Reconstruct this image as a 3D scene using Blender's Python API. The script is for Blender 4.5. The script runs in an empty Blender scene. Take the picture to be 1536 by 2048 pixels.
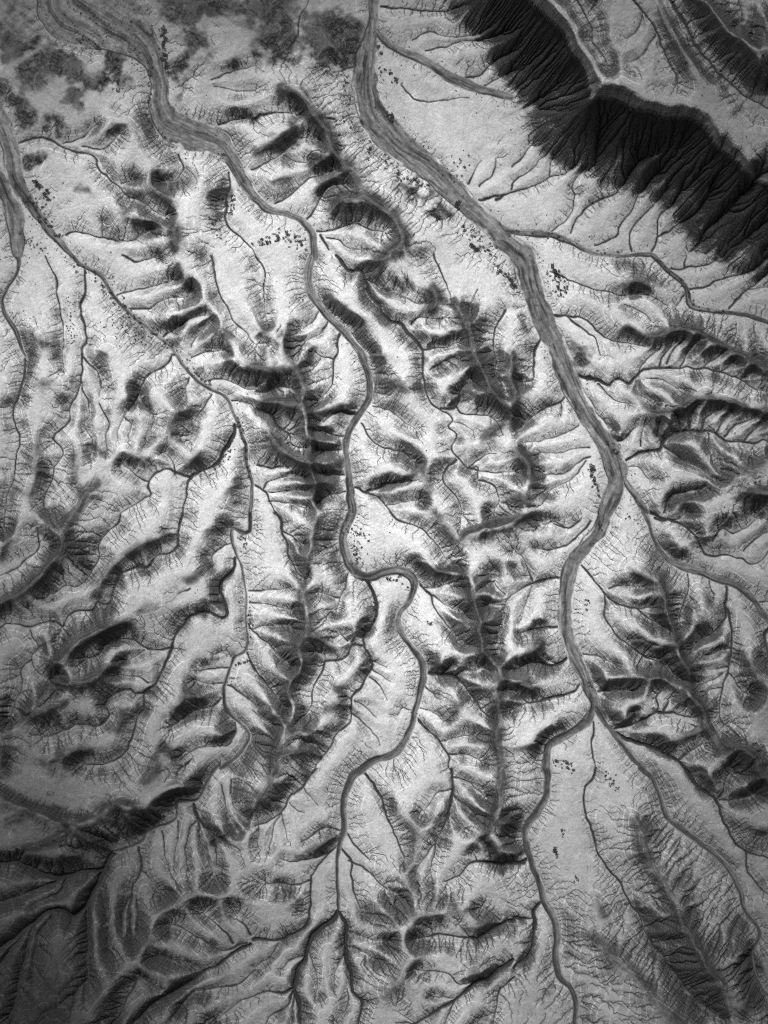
import bpy, math, heapq
import numpy as np

# ------------------------------------------------------------------ camera, sky, sun, exposure
scene = bpy.context.scene
CAM_H = 800.0
FRAME_W, FRAME_H = 1536 * 0.2, 2048 * 0.2            # metres of ground in the frame
cam_data = bpy.data.cameras.new('camera')
cam = bpy.data.objects.new('camera', cam_data)
scene.collection.objects.link(cam)
cam.location = (0.0, 0.0, CAM_H)
cam.rotation_euler = (0.0, 0.0, 0.0)                   # straight down, north is up
cam_data.sensor_fit = 'VERTICAL'
cam_data.angle = 2 * math.atan(FRAME_H / 2 / CAM_H)
cam_data.clip_start = 1.0
cam_data.clip_end = 6000.0
scene.camera = cam

SUN_EL, SUN_AZ = math.radians(54), math.radians(-20)   # azimuth from +Y (top of the picture) towards +X
world = bpy.data.worlds.new('World')
scene.world = world
world.use_nodes = True
wn_ = world.node_tree.nodes; wl_ = world.node_tree.links
wn_.clear()
sky = wn_.new('ShaderNodeTexSky'); sky.sky_type = 'NISHITA'; sky.sun_disc = False
sky.sun_elevation = SUN_EL; sky.sun_rotation = SUN_AZ; sky.dust_density = 4.0; sky.air_density = 1.0
bw_ = wn_.new('ShaderNodeRGBToBW')                     # a monochrome photograph: the sky gives neutral light
bg_ = wn_.new('ShaderNodeBackground'); bg_.inputs['Strength'].default_value = 0.08
wo_ = wn_.new('ShaderNodeOutputWorld')
wl_.new(sky.outputs[0], bw_.inputs[0]); wl_.new(bw_.outputs[0], bg_.inputs['Color']); wl_.new(bg_.outputs[0], wo_.inputs[0])

sun_data = bpy.data.lights.new('sun', 'SUN')
sun_data.energy = 1.5
sun_data.angle = math.radians(14)
sun_data.color = (1, 1, 1)
sun = bpy.data.objects.new('sun', sun_data)
scene.collection.objects.link(sun)
sun.rotation_euler = (math.pi / 2 - SUN_EL, 0, math.pi - SUN_AZ)

vs = scene.view_settings
vs.view_transform = 'Standard'; vs.look = 'None'; vs.gamma = 1.0; vs.use_curve_mapping = False
vs.exposure = 0.98
scene.render.engine = 'CYCLES'
scene.cycles.use_denoising = False
scene.cycles.pixel_filter_type = 'BLACKMAN_HARRIS'; scene.cycles.filter_width = 1.0
scene.cycles.max_bounces = 4; scene.cycles.diffuse_bounces = 3

TRACE = """
M W1 A 480,-60,600 480,-20,560 640,90,400 790,190,270 900,330,150 945,480,110 950,620,140 1020,740,190 1150,800,190 1290,840,150 1390,950,90 1460,1080,80 1536,1190,60
M W1 B 0,1190,60 60,1250,50 170,1275,42 260,1300,42 320,1360,42 345,1420,45 345,1536,50
M W1 E 330,0,50 310,90,50 315,180,45 370,270,45 450,370,45 530,450,45 600,530,45 650,620,48 680,720,45 685,800,42 665,880,42 620,960,48 560,1060,48 540,1150,40 550,1280,40 560,1400,45 580,1536,55
M W1 H 580,0,55 540,100,60 525,180,60 550,280,60 600,360,60 660,390,55 740,370,55 840,350,50 910,370,60 950,430,55 930,520,45 870,590,45 850,660,45 880,730,40 940,810,38 990,880,40 1005,960,40 990,1080,40 955,1200,38 920,1320,40 870,1420,40 800,1460,40 720,1480,40 650,1530,45
M W1 K 650,0,45 580,50,50 545,130,50 525,220,45 535,310,40 520,400,35 500,470,26 490,600,24 490,750,22 500,850,20
M W2 B 705,-60,70 705,0,70 700,120,60 680,260,110 660,400,150 660,550,160 700,680,190 790,790,200 900,900,170 1040,990,150 1150,1100,130 1250,1200,120 1370,1310,120 1480,1420,130
M W2 F -56,-92,130 70,0,150 110,120,150 160,280,140 210,420,130 270,560,130 320,690,120 380,820,120 450,950,120 530,1070,120 590,1170,130 620,1260,140 635,1330,120 610,1420,110 560,1536,100
M W2 I 560,0,85 530,100,90 450,200,95 370,300,95 340,420,85 320,560,80 325,700,75 360,830,75 420,960,75 470,1080,65 490,1170,45 460,1250,55 380,1310,50 280,1360,50 220,1400,50 200,1536,50
M W2 L 205,0,45 210,120,40 170,230,45 100,330,45 78,430,40 110,540,40 150,650,40 185,770,45 240,880,45 268,980,45 255,1100,45 275,1220,40 340,1290,34 375,1400,40 355,1536,40 350,1620,40
M W5 F 640,1290,40 740,1430,38 800,1536,40
M W5 I 790,0,34 830,100,34 860,190,34 920,270,38 1000,320,44 1130,355,46 1240,400,46 1370,460,40 1460,540,30 1536,660,24
M W6 I 490,1170,34 510,1190,34 570,1280,34 640,1370,36 720,1470,38 790,1536,38
M W6 L 770,0,34 850,70,32 890,180,30 920,280,32 1000,350,34 1110,430,38 1220,510,42 1310,620,38 1360,720,32 1390,840,28 1460,940,22 1470,1000,18 1430,1080,16 1430,1200,16 1480,1300,16 1536,1340,16
M W3 C -30,1375,40 100,1390,38 250,1410,36 370,1450,36 450,1500,32 600,1528,32 840,1520,32
M W3 F 850,-10,32 920,70,32 1000,140,32 1050,200,32 1080,300,38 1200,325,28 1400,345,28 1536,400,24 1620,450,24
M W4 A -60,660,130 20,780,120 60,920,110 80,1050,110 150,1180,70 230,1300,60 330,1420,44 430,1530,34
M W4 A -20,1050,100 60,1240,110 90,1400,90 100,1536,60
M W4 D 440,0,32 500,60,32 600,120,30 660,220,28 740,310,28 850,410,28 960,490,26 1040,580,24 1120,670,24 1200,750,28 1280,800,24 1360,850,26 1400,940,30 1440,1030,30 1470,1150,26 1480,1270,26 1515,1370,26 1500,1536,26
M W4 G 1500,0,26 1500,110,22 1440,115,20 1400,95,20 1395,170,20 1430,270,18 1465,380,16 1475,520,16 1475,640,16 1490,750,16 1470,830,16 1400,890,16 1375,980,16 1350,1080,20 1360,1180,24 1430,1250,26 1505,1330,26 1480,1400,24 1420,1470,24 1330,1530,24
M W4 J 1320,-20,24 1280,20,22 1240,90,22 1190,180,20 1110,185,16 1060,200,16 1060,300,16 960,345,16 880,390,18 840,450,16 690,500,18
M W7 D 100,0,40 100,80,24 40,190,18 10,260,18 30,350,24 80,430,30 120,540,24 150,600,16
M W8 B 700,150,40 800,250,40 900,310,46 1040,370,60 1150,450,66 1280,510,56 1400,540,40 1536,590,36
G 8 D 150,600 140,720 110,840 75,950 125,1110 95,1200 90,1350 45,1450 40,1536 30,1620
G 9 D 500,70 500,200 485,330 500,430 515,510 490,570 495,680 470,810 430,900 410,1000 330,1070 330,1110 385,1180 345,1260 325,1330 285,1400 275,1500 310,1536
G 6 D 270,0 330,130 350,290 380,430 385,520 370,580 390,660
G 5 D 500,610 580,700 600,790
G 5 D 490,760 530,870 540,950 515,1010 555,1100 550,1180
G 6 D 1030,590 990,650 900,710 850,780 830,840 750,960 715,1040 710,1100
G 5 D 750,960 790,1010 770,1080
G 5 D 850,870 920,970 890,1090
G 5 D 600,880 660,1000 640,1080 650,1180
G 6 D 1130,720 1110,800
G 6 D 1270,830 1240,890 1190,960 1170,1040 1140,1110
G 7 D 1200,750 1310,740 1380,750 1470,800 1536,800
G 7 D 1370,860 1480,880 1536,930
G 12 D 1410,1010 1400,1080 1340,1180 1290,1250 1200,1290 1140,1340 1120,1400 1100,1536
G 10 G 1100,0 1080,100 1070,190 1020,245 950,260 900,320 840,320 740,360 720,400 690,450 680,510 650,550 590,530 560,580 480,590 410,620 390,680 350,660 270,650 190,675 60,660 0,690 -60,700
G 8 D 1140,1330 1010,1285 950,1300 890,1360 910,1440 870,1460 740,1536
G 7 G 740,0 720,60 670,110 605,190 600,280 560,360 520,410 450,440 400,430 330,480
G 5 D 890,1355 800,1300 740,1250
G 5 D 1060,1310 1040,1230 990,1180
G 6 G 240,90 245,210 180,280 120,330 20,380 -40,390
G 11 G 1420,270 1390,350 1330,430 1340,510 1370,600 1330,630 1270,600 1190,610 1130,630 1100,680 1050,740 1035,820 1000,900 970,980 930,1050 880,1090 870,1180 830,1240 800,1330 770,1420 700,1480 640,1510 520,1500
G 7 G 1040,815 960,820 900,820 820,760 720,760 650,800 620,850 560,880
G 4 G 870,820 820,860 760,890
G 8 G 910,1080 830,1090 770,1060 660,1130 660,1220 620,1270 540,1270 470,1270 400,1310 300,1340
G 5 G 900,1030 850,990 740,970
G 5 G 200,690 215,750 250,800 210,870 240,950 300,1000
G 4 G 210,880 150,920 150,1010 130,1100 80,1220
G 4 G 380,690 370,780
G 7 G 1340,1110 1280,1160 1200,1180 1100,1230 1040,1290
G 5 G 1360,1030 1260,1020 1180,1000
G 7 G 1370,940 1270,940 1210,950
G 6 G 1410,1260 1410,1340 1370,1390 1250,1400 1160,1430
G 5 G 1390,190 1320,210 1270,270 1280,320
G 5 G 1150,450 1080,480
G 8 J 1160,200 1200,300 1270,370 1400,440 1450,480
G 5 J 1200,300 1210,420 1250,530 1290,620
G 6 J 1290,380 1310,500 1300,560
G 6 J 1190,310 1150,350 1140,400 1120,480 1130,560
G 6 J 970,370 990,470 1010,560
G 8 J 830,470 850,560 840,640 800,710 790,850 800,1000
G 5 J 810,700 750,850 740,950
G 5 J 820,760 840,850 840,940
G 4 J 850,600 920,660 960,720
G 4 J 1070,310 1070,450 1050,560
G 4 J 1340,90 1360,220 1400,310 1450,380
G 4 J 1390,60 1390,160 1440,260 1490,320
G 22 J 690,500 640,580 560,760 470,860 400,820 320,830 230,890 120,980 0,1060 -60,1090
G 20 J 640,600 540,600 430,620 340,630 200,580 100,550 0,550 -60,545
G 8 J 400,640 280,680 150,740 0,780
G 6 J 410,640 370,720 250,780
G 8 J 230,900 190,1050 160,1250 120,1400
G 8 J 220,900 100,1040 0,1200
G 5 J 350,850 260,980 240,1200
G 5 J 540,820 550,1000 560,1200
G 5 J 620,730 650,860 680,1060
G 12 J 1500,1040 1430,1070 1370,1120 1300,1170 1240,1190 1190,1240 1100,1290 1020,1330 930,1380 860,1450 800,1536 770,1600
G 8 J 1480,1030 1440,1040 1350,1070 1280,1040 1180,990 1090,930 1030,920
G 7 J 1400,1030 1360,970 1290,900 1230,850
G 7 J 1510,970 1470,920 1430,880
G 10 K -12,1010 0,1000 100,1005 200,990 290,940 330,880 330,760 330,660 340,630 440,500 490,460
G 4 J 960,1090 1080,1130 1230,1190
G 5 J 1536,1180 1440,1260 1330,1290 1190,1310 1110,1380
G 4 J 1536,1330 1440,1370 1380,1420 1320,1470
G 5 J 870,1200 980,1290
G 6 J 850,1230 800,1330 740,1450
G 8 K 430,510 340,530 250,545 170,540
G 8 K 320,670 250,690 150,680 60,670
G 6 K 500,375 430,350 340,400 280,430
G 14 K 500,850 540,960 545,1100 575,1200 590,1300 640,1370 630,1480 600,1536 590,1600
G 18 K 500,850 460,910 390,950 330,1030 300,1120 255,1200 240,1290 270,1380 280,1536 285,1600
G 5 H 560,370 540,420 530,460 500,520 480,600
G 5 H 500,520 440,500 380,480
G 11 H 650,395 690,450 720,530 715,630 690,680 645,740 650,790 690,870 690,930 640,1020 580,1090 570,1160 555,1260 480,1330 430,1420 370,1500 360,1536
G 10 K 360,0 290,100 220,150 180,220 140,270 20,330 0,340
G 9 H 640,790 580,795 520,880 420,890 400,960 350,1040 330,1150 310,1190
G 5 H 560,770 510,730
G 5 H 680,990 750,1060 780,1130
G 4 H 690,940 800,1020
G 5 H 590,1120 660,1170 720,1230
G 5 H 570,1200 640,1250 720,1330 740,1390
G 4 H 690,880 780,930
G 5 K 180,220 130,300 110,380 80,470
G 4 K 150,270 180,350 200,420
G 4 K 210,200 250,250 300,270
G 4 K 290,100 330,170 370,220
G 4 K 20,335 20,470
G 9 K 650,20 720,120 760,200 790,290 830,380 880,480 900,530
G 9 H 955,1230 1010,1290 1100,1370 1140,1450 1150,1536
G 9 K 1160,0 1175,100 1160,230 1110,350 1080,420 1065,530 1050,600
G 5 K 1175,120 1110,130 1060,170 1010,240
G 5 K 1175,150 1230,210 1300,270
G 5 K 1180,50 1260,70 1310,110 1360,170
G 5 K 1065,450 1010,530 960,590
G 4 K 1170,280 1250,350
G 7 K 515,470 560,520 580,560 580,700 610,800 630,860
G 7 K 535,390 610,460 690,530
G 5 K 560,540 640,580 740,680 850,740
G 11 K 1600,560 1536,560 1430,555 1340,550 1280,560 1240,600 1140,650
G 5 K 1400,550 1390,470 1360,420
G 5 K 1330,550 1290,500
G 14 L 75,540 30,560 0,555
G 12 K 1536,900 1480,910 1400,950 1360,970 1300,990 1200,975 1100,965 960,990
G 5 K 1460,890 1400,830 1360,800
G 5 K 1270,980 1210,900
G 14 L 170,790 120,840 130,900 130,970 105,1080 60,1130 0,1170
G 9 L 0,890 60,885 120,880
G 15 K 1536,1130 1460,1180 1380,1240 1320,1240 1190,1340 1060,1420 960,1480 900,1470 840,1475
G 6 K 1320,1240 1210,1240 1150,1190 1060,1170 960,1165
G 6 K 1536,1220 1460,1300 1430,1400 1410,1536
G 4 K 1430,1420 1340,1460 1260,1520
G 5 K 1180,1350 1150,1430 1120,1536
G 4 K 1170,1330 1080,1320
G 4 K 960,1480 880,1420 820,1400
G 5 K 1010,1450 940,1510
G 8 K 240,1295 170,1315 80,1310 0,1330
G 7 K 240,1310 200,1390 100,1440 30,1536
G 6 K 250,1330 230,1450 215,1536
G 6 K 300,1100 230,1120 170,1170
G 6 K 145,1020 100,1100 0,1160
G 4 K 545,960 640,980 760,1000
G 4 K 550,1050 640,1060 720,1110
G 4 K 330,1100 360,1170 380,1300
G 4 K 560,1290 550,1390 490,1460
G 4 K 530,1120 490,1180 480,1260
G 7 H 950,400 1010,460 1055,500 1065,560 1130,640 1200,740 1250,800
G 4 H 1010,450 1100,450 1170,420
G 4 H 1060,500 1160,560 1250,600
G 9 H 1010,960 1100,975 1200,990 1270,1050 1300,1110 1400,1220
G 6 H 1120,970 1170,920
G 6 H 1200,985 1260,950 1360,935
G 5 H 1010,1030 1060,1080
G 5 H 980,1170 1060,1200 1120,1250
G 5 H 950,1180 880,1170 850,1220
G 5 H 1100,1370 1200,1335 1300,1330
G 6 H 1140,1450 1260,1450 1340,1490
G 5 H 830,1470 830,1536
G 7 H 800,0 850,40 940,70 1020,110 1070,170 1120,250 1170,310
G 8 E 560,1375 630,1410 730,1440 780,1500 800,1536
G 4 E 780,1500 860,1480 980,1470
G 8 E 640,1415 740,1390 840,1360 960,1350
G 6 H 1536,490 1490,560 1470,660 1450,740 1450,860
G 5 H 1500,490 1440,440 1430,350
G 5 H 1490,560 1400,560
G 10 I 310,400 220,405 120,430 30,470 0,485
G 5 I 140,420 110,360 60,270 20,240
G 5 I 110,375 60,380 20,340
G 3 I 130,440 80,560 50,650
G 8 I 270,690 190,690 110,700 50,720
G 10 I 350,850 290,900 220,920 110,910 0,935
G 5 I 270,910 190,870
G 10 I 420,1020 370,1070 260,1100 100,1140 0,1070 -30,1060
G 7 I 0,1180 80,1140
G 5 I 320,90 250,70
G 7 I 470,50 400,130 330,180 240,220 150,230
G 5 I 410,40 340,90 260,60 180,70
G 8 I 400,310 500,420 550,480 560,620 610,730 700,800 780,860 860,890 950,970 1040,1010
G 7 I 560,490 630,550 750,580 840,650 950,720
G 5 I 750,580 830,560
G 5 I 410,850 500,860 600,900
G 7 I 590,460 660,435 740,445
G 9 I 490,1080 560,1075 640,1060 720,1065
G 10 I 590,1300 730,1265 860,1190 860,1110 890,1070
G 5 I 730,1260 730,1190
G 7 I 860,1195 970,1200 1060,1230
G 6 I 900,1190 920,1130
G 15 I 570,1290 690,1370 800,1390 900,1440 990,1490 1030,1536
G 11 L 1030,0 1100,90 1200,170 1230,220 1260,310 1330,430 1400,495 1536,540
G 6 L 1400,495 1400,600 1450,680 1536,770
G 8 L 1210,175 1260,140 1270,50 1310,0
G 5 L 1230,180 1330,170 1440,140
G 6 I 990,1480 1060,1420 1130,1380
G 7 I 1050,340 1060,470 1010,560 990,700
G 8 I 1280,440 1280,570 1250,680 1150,750 1080,790
G 8 I 1280,570 1310,680 1315,800 1280,960 1240,1070 1230,1220 1250,1270
G 5 I 1280,960 1350,1050 1400,1100
G 5 I 1310,810 1200,840 1130,850
G 5 I 1280,930 1160,940
G 5 I 1250,970 1150,1020
G 5 I 1240,1050 1160,1060
G 5 I 1190,390 1190,450 1210,490
G 5 I 1460,545 1536,540
G 12 I 1536,680 1510,750 1536,850
G 9 I 480,1220 490,1300 475,1380 490,1450 490,1536
G 9 L 495,0 480,60 430,130 430,240 470,360 510,500 580,610 640,680 670,760 740,850 780,950 840,1030 890,1120 970,1210 1070,1330 1150,1390 1220,1450
G 6 I 1200,170 1260,100 1330,130 1400,80 1440,40
G 8 I 850,35 960,50 1080,120 1130,220 1170,265 1280,255 1380,290 1450,310 1536,230 1600,160
G 7 I 1380,240 1440,170 1536,120
G 9 I 820,0 920,40 1000,40 1040,0
G 9 B 380,1400 440,1500
G 10 E 470,0 560,80 630,100 660,150 670,230 740,310 800,390 870,420 920,480 980,540 1000,600 995,680 1020,820 1060,900 1150,950 1180,990 1150,1030 1200,1080 1175,1140 1215,1220 1270,1270 1330,1270 1330,1350
G 7 E 1200,1225 1130,1300 1130,1360 1200,1450 1225,1536
G 5 E 660,140 720,170 790,220 860,235 940,280 1010,290
G 6 E 930,430 990,370 1080,385 1140,370
G 7 E 1000,560 1090,550 1200,530
G 5 E 1040,680 1110,640 1190,610
G 9 E 1100,915 1200,905 1230,800 1300,760
G 4 E 1190,1000 1260,1020 1300,1050
G 6 E 1200,900 1250,950 1380,960 1450,1020 1480,1080
G 6 E 1270,1270 1370,1200 1440,1180
G 6 E 1280,1270 1400,1300 1536,1290
G 6 E 1340,1350 1420,1370 1450,1460 1430,1536
G 7 E 510,450 490,500 490,570 465,630 460,720 440,790 380,860
G 5 E 465,620 390,600 350,570
G 5 E 375,320 350,390 280,430
G 5 E 440,380 390,460 300,510
G 9 E 620,950 480,940 450,960 400,1000
G 6 E 640,1010 690,1100 780,1160 880,1170 960,1250
G 6 E 540,1090 440,1060 400,1050
G 6 E 530,1160 420,1165 370,1160
G 5 E 530,1310 400,1300
G 6 E 540,1410 450,1430 380,1480
G 4 E 700,900 790,920 900,1010 960,1040
G 6 E 1060,0 1110,110 1160,220 1170,290
G 5 E 1330,200 1290,280
G 6 E 0,0 50,80 40,190 55,300 65,400
G 8 E 0,810 60,810 140,785 200,790
G 8 E 0,920 100,960 130,1020 190,1060 220,1130 300,1160
G 6 E 0,1260 100,1275 180,1270
G 6 E 50,1400 80,1350 170,1330 300,1330
G 8 E -20,1370 60,1420 90,1490 110,1536
G 5 E 80,1420 200,1415 300,1410
G 5 E 80,1475 180,1475 300,1520
G 8 H 110,0 150,60 165,130 190,200 190,260 240,340 290,400
G 5 H 165,120 230,150 280,200
G 6 H -40,475 0,475 100,460 180,450
G 6 H -40,540 0,545 120,560 220,590
G 6 H -40,700 0,700 60,680 200,680
G 6 H -60,650 0,730 80,780 140,860 220,920
G 7 H -60,840 0,950 60,1020 120,1090 190,1170
G 6 G 1370,1040 1440,1080 1536,1160
G 4 H -20,1190 80,1270
G 8 F 190,480 150,540 130,650 120,730 60,760
G 7 E 1500,330 1430,450 1430,560 1445,640 1440,720 1500,830
G 7 F 330,800 300,860 220,900 130,960 30,1060
G 3 F 295,860 295,940
G 5 F 400,1020 300,1070 170,1110 60,1130
G 5 F 460,1150 350,1160 270,1180 150,1170
G 7 F 460,1200 390,1240 300,1300 200,1310
G 5 F 440,1230 350,1340 220,1400
G 7 F 240,350 330,360 410,370 470,400 520,460 600,500 700,520 790,545
G 6 F 330,360 400,420 490,490 530,590
G 6 F 250,90 330,130 440,180 520,210 640,230 780,235 860,260 930,300
G 5 F 680,290 760,340 830,400
G 10 F 370,700 450,720 520,740 590,775 640,740 700,760 750,700 820,680 900,675 1000,670 1130,680 1240,700 1360,740 1430,780 1500,810
G 6 F 870,670 900,600 980,510
G 6 F 1010,660 1060,570 1150,500
G 6 F 1140,680 1200,630 1290,570
G 6 F 1250,700 1320,640
G 6 F 920,650 960,570 1020,500
G 5 F 750,690 810,610 870,560
G 5 F 1370,740 1440,700
G 6 F 530,770 620,860 700,880
G 4 F 740,740 760,810 850,890
G 4 F 800,730 900,740 980,800
G 11 F 650,1240 760,1180 870,1170 910,1110 1000,1050 1100,1050 1180,1055 1280,1110 1410,1135 1500,1110 1536,1150
G 7 F 1000,1040 990,960 950,930
G 7 F 1050,1040 1070,960 1100,900
G 7 F 1120,1045 1150,980 1240,930
G 7 F 1220,1070 1260,1000 1310,950
G 7 F 1270,1090 1330,1030 1440,980
G 7 F 1390,1130 1440,1050 1500,1010
G 6 F 770,1140 780,1060 800,1020
G 5 F 870,1080 880,1020
G 9 F 600,1100 670,1100 740,1030
G 6 F 900,1150 1020,1220 1110,1270 1190,1330
G 5 F 670,1260 750,1260 830,1340
G 4 F 1160,1060 1200,1170 1230,1280
G 8 F 900,1536 930,1460 1040,1410 1150,1380
G 7 F 960,80 1050,70 1150,50 1250,10
G 6 F 1040,65 1050,0
G 8 F 1060,200 1150,195 1240,140 1330,110 1430,80 1536,0
G 8 F 1290,330 1340,270 1390,210 1460,160 1536,90
G 4 F 1400,200 1536,180
G 5 F 1050,210 1030,240 980,300
G 4 F 1450,410 1460,520 1480,590
G 4 F 1340,400 1340,480
G 8 C -90,1195 0,1150 100,1120 180,1090 230,1060 330,1020 390,960
G 9 B 1340,1195 1400,1190 1536,1150
G 5 C 230,1060 230,980 250,930
G 6 C 250,1390 340,1290 380,1180 370,1110 440,1000
G 8 C 360,1390 390,1310 470,1220 540,1180 620,1160 660,1120 740,1000 850,950
G 7 C 500,1460 620,1410 660,1340 710,1270 770,1160 850,1060
G 7 C 720,1500 700,1410 740,1350 830,1250 920,1150
G 8 C 840,1510 880,1420 880,1310 940,1240 1010,1150
G 7 C 890,1410 960,1370 1000,1340 1100,1280 1180,1160
G 7 C 1080,1510 1140,1450 1180,1370 1260,1280 1400,1120
G 6 C 1140,1450 1110,1350
G 6 C 1300,1500 1400,1430 1500,1350
G 6 C 0,1000 60,940 120,860
G 6 C 0,1130 20,1080 100,1020 180,940
G 8 B 760,20 870,30 1000,50 1150,55 1240,30
G 6 B 1020,300 1080,290 1200,250 1350,240 1500,210
G 5 B 940,230 1050,180 1130,200 1260,215 1400,180
G 6 B 1250,470 1340,450 1420,380 1536,330
G 6 B 1200,510 1330,520 1450,470 1536,440
G 5 B 870,500 960,590 1100,600 1280,580
G 6 C 210,0 270,70 350,130 400,210 440,290 440,360 490,440 510,500
G 9 C 610,-40 640,110 700,180 760,250 800,310 830,400 870,490 915,560 920,620
G 10 C 840,-40 890,130 940,220 1000,330 1010,380 1060,440 1130,520 1200,590 1280,660 1380,720 1460,760
G 8 C 1470,-40 1490,130 1536,260
G 5 C 1200,-20 1270,60 1290,170 1310,250
G 5 C 790,330 730,420 660,480
G 5 C 720,210 680,300 620,350
G 6 A 1070,920 1090,1010 1050,1080 1000,1100
G 9 A 1370,1030 1380,1110 1350,1230 1355,1350 1430,1420 1500,1490 1536,1536
G 7 A 110,850 240,825 340,850 400,890 480,920 560,940 590,1000 650,1070 710,1120 760,1180 850,1210 920,1260 1000,1300
G 5 A 380,850 500,810 580,740
G 5 A 500,880 590,890 660,860 720,800
G 5 A 720,1100 800,1080
G 7 A 390,1410 450,1385 540,1410 640,1430 760,1450 840,1430 920,1390
G 4 A 610,1420 610,1340
G 5 A 400,0 520,70 640,130 790,190 880,270 940,400 970,540
G 6 D 740,0 810,30 940,10
G 5 D 700,240 770,205 900,175 1030,150
G 6 D 770,320 840,305 900,310 980,260 1080,255 1150,240
G 6 D 960,480 1020,450 1080,420 1150,380 1230,360
G 5 D 1150,550 1190,480 1260,400
G 5 D 1150,605 1230,580 1330,550
G 6 D 1260,0 1290,130 1320,240 1390,370 1460,450 1536,540
G 7 B 300,1300 350,1250 390,1170 450,1120 550,1110
G 7 B 110,1220 200,1180 300,1080 400,1050 470,1020
G 7 B -30,1010 0,1000 100,950 220,870 290,830 370,840
G 8 B -20,710 0,700 30,680 130,665 220,680
G 7 B 360,1380 490,1370 590,1350 640,1370 760,1400
G 5 B 420,1420 500,1440 560,1480 630,1490
G 5 B 160,930 230,960 310,970
G 7 A 1310,740 1430,710 1536,700
G 5 A 1270,470 1380,440 1536,400
G 4 A 1290,510 1400,540 1536,540
G 6 B 1280,1090 1320,1010 1360,960
G 6 B 1340,1110 1430,1050 1440,940
G 6 B 600,380 560,390 510,410 460,420
G 6 B 190,290 240,220 260,110 310,0
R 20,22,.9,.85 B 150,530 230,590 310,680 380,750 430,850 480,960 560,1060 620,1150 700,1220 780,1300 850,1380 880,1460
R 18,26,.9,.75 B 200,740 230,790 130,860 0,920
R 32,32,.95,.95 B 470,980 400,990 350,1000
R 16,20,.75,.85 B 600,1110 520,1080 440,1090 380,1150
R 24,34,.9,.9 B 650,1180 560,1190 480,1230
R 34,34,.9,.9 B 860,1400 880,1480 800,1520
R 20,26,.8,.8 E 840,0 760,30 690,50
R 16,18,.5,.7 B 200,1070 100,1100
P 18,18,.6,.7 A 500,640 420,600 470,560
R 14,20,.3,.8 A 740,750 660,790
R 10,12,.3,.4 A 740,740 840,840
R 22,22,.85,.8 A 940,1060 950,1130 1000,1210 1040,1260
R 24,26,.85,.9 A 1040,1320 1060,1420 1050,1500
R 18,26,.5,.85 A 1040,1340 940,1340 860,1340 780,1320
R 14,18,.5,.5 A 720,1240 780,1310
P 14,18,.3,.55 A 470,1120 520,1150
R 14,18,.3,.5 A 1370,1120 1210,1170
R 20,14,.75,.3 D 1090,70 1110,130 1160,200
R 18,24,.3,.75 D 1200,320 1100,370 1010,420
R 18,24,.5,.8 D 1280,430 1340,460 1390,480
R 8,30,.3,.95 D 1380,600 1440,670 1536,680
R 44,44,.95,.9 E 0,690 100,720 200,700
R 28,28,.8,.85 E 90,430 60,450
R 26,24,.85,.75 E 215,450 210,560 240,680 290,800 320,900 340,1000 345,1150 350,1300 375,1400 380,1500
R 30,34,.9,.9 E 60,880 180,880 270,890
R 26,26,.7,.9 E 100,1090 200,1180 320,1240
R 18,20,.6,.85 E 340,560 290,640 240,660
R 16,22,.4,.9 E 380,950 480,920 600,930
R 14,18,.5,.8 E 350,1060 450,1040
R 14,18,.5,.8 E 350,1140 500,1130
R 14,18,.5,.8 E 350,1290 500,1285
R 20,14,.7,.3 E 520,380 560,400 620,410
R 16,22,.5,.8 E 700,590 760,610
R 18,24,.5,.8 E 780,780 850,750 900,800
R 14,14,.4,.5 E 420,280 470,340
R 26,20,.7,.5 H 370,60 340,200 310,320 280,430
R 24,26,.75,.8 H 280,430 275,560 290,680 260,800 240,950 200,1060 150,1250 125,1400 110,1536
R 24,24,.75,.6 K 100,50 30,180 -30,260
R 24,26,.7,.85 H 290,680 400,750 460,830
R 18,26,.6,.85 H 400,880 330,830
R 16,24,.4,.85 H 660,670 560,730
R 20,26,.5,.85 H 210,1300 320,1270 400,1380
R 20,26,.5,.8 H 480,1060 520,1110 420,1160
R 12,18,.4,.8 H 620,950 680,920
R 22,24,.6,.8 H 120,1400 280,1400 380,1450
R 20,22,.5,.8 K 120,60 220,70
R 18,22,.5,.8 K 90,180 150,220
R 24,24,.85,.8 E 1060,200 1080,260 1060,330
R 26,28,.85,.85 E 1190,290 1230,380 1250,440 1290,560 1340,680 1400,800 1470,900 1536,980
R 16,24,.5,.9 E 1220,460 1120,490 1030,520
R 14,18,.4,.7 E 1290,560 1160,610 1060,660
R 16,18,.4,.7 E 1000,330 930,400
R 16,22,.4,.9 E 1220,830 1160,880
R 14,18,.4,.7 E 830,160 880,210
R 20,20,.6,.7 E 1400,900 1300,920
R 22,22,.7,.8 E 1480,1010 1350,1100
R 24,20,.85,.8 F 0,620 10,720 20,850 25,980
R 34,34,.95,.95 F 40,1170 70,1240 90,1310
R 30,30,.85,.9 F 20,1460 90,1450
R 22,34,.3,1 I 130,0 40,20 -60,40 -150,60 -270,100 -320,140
R 24,26,.8,.8 H 1220,330 1260,430 1290,520 1310,640 1330,760 1400,860 1480,920 1470,1040 1440,1150 1430,1250 1440,1380 1450,1470
R 24,26,.8,.85 K 1460,-20 1440,120 1400,250 1370,340
R 12,22,.4,.9 H 1220,335 1100,330 970,290
R 18,22,.5,.7 H 1300,640 1200,650
R 18,24,.5,.85 H 1040,890 1150,930
R 18,24,.4,.6 H 1230,1080 1180,1180
R 18,22,.6,.85 H 1300,1050 1400,1040 1536,1030
R 20,20,.55,.6 E 960,1200 1010,1300 1050,1420
R 20,20,.6,.6 H 1080,0 1150,100 1180,200
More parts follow.
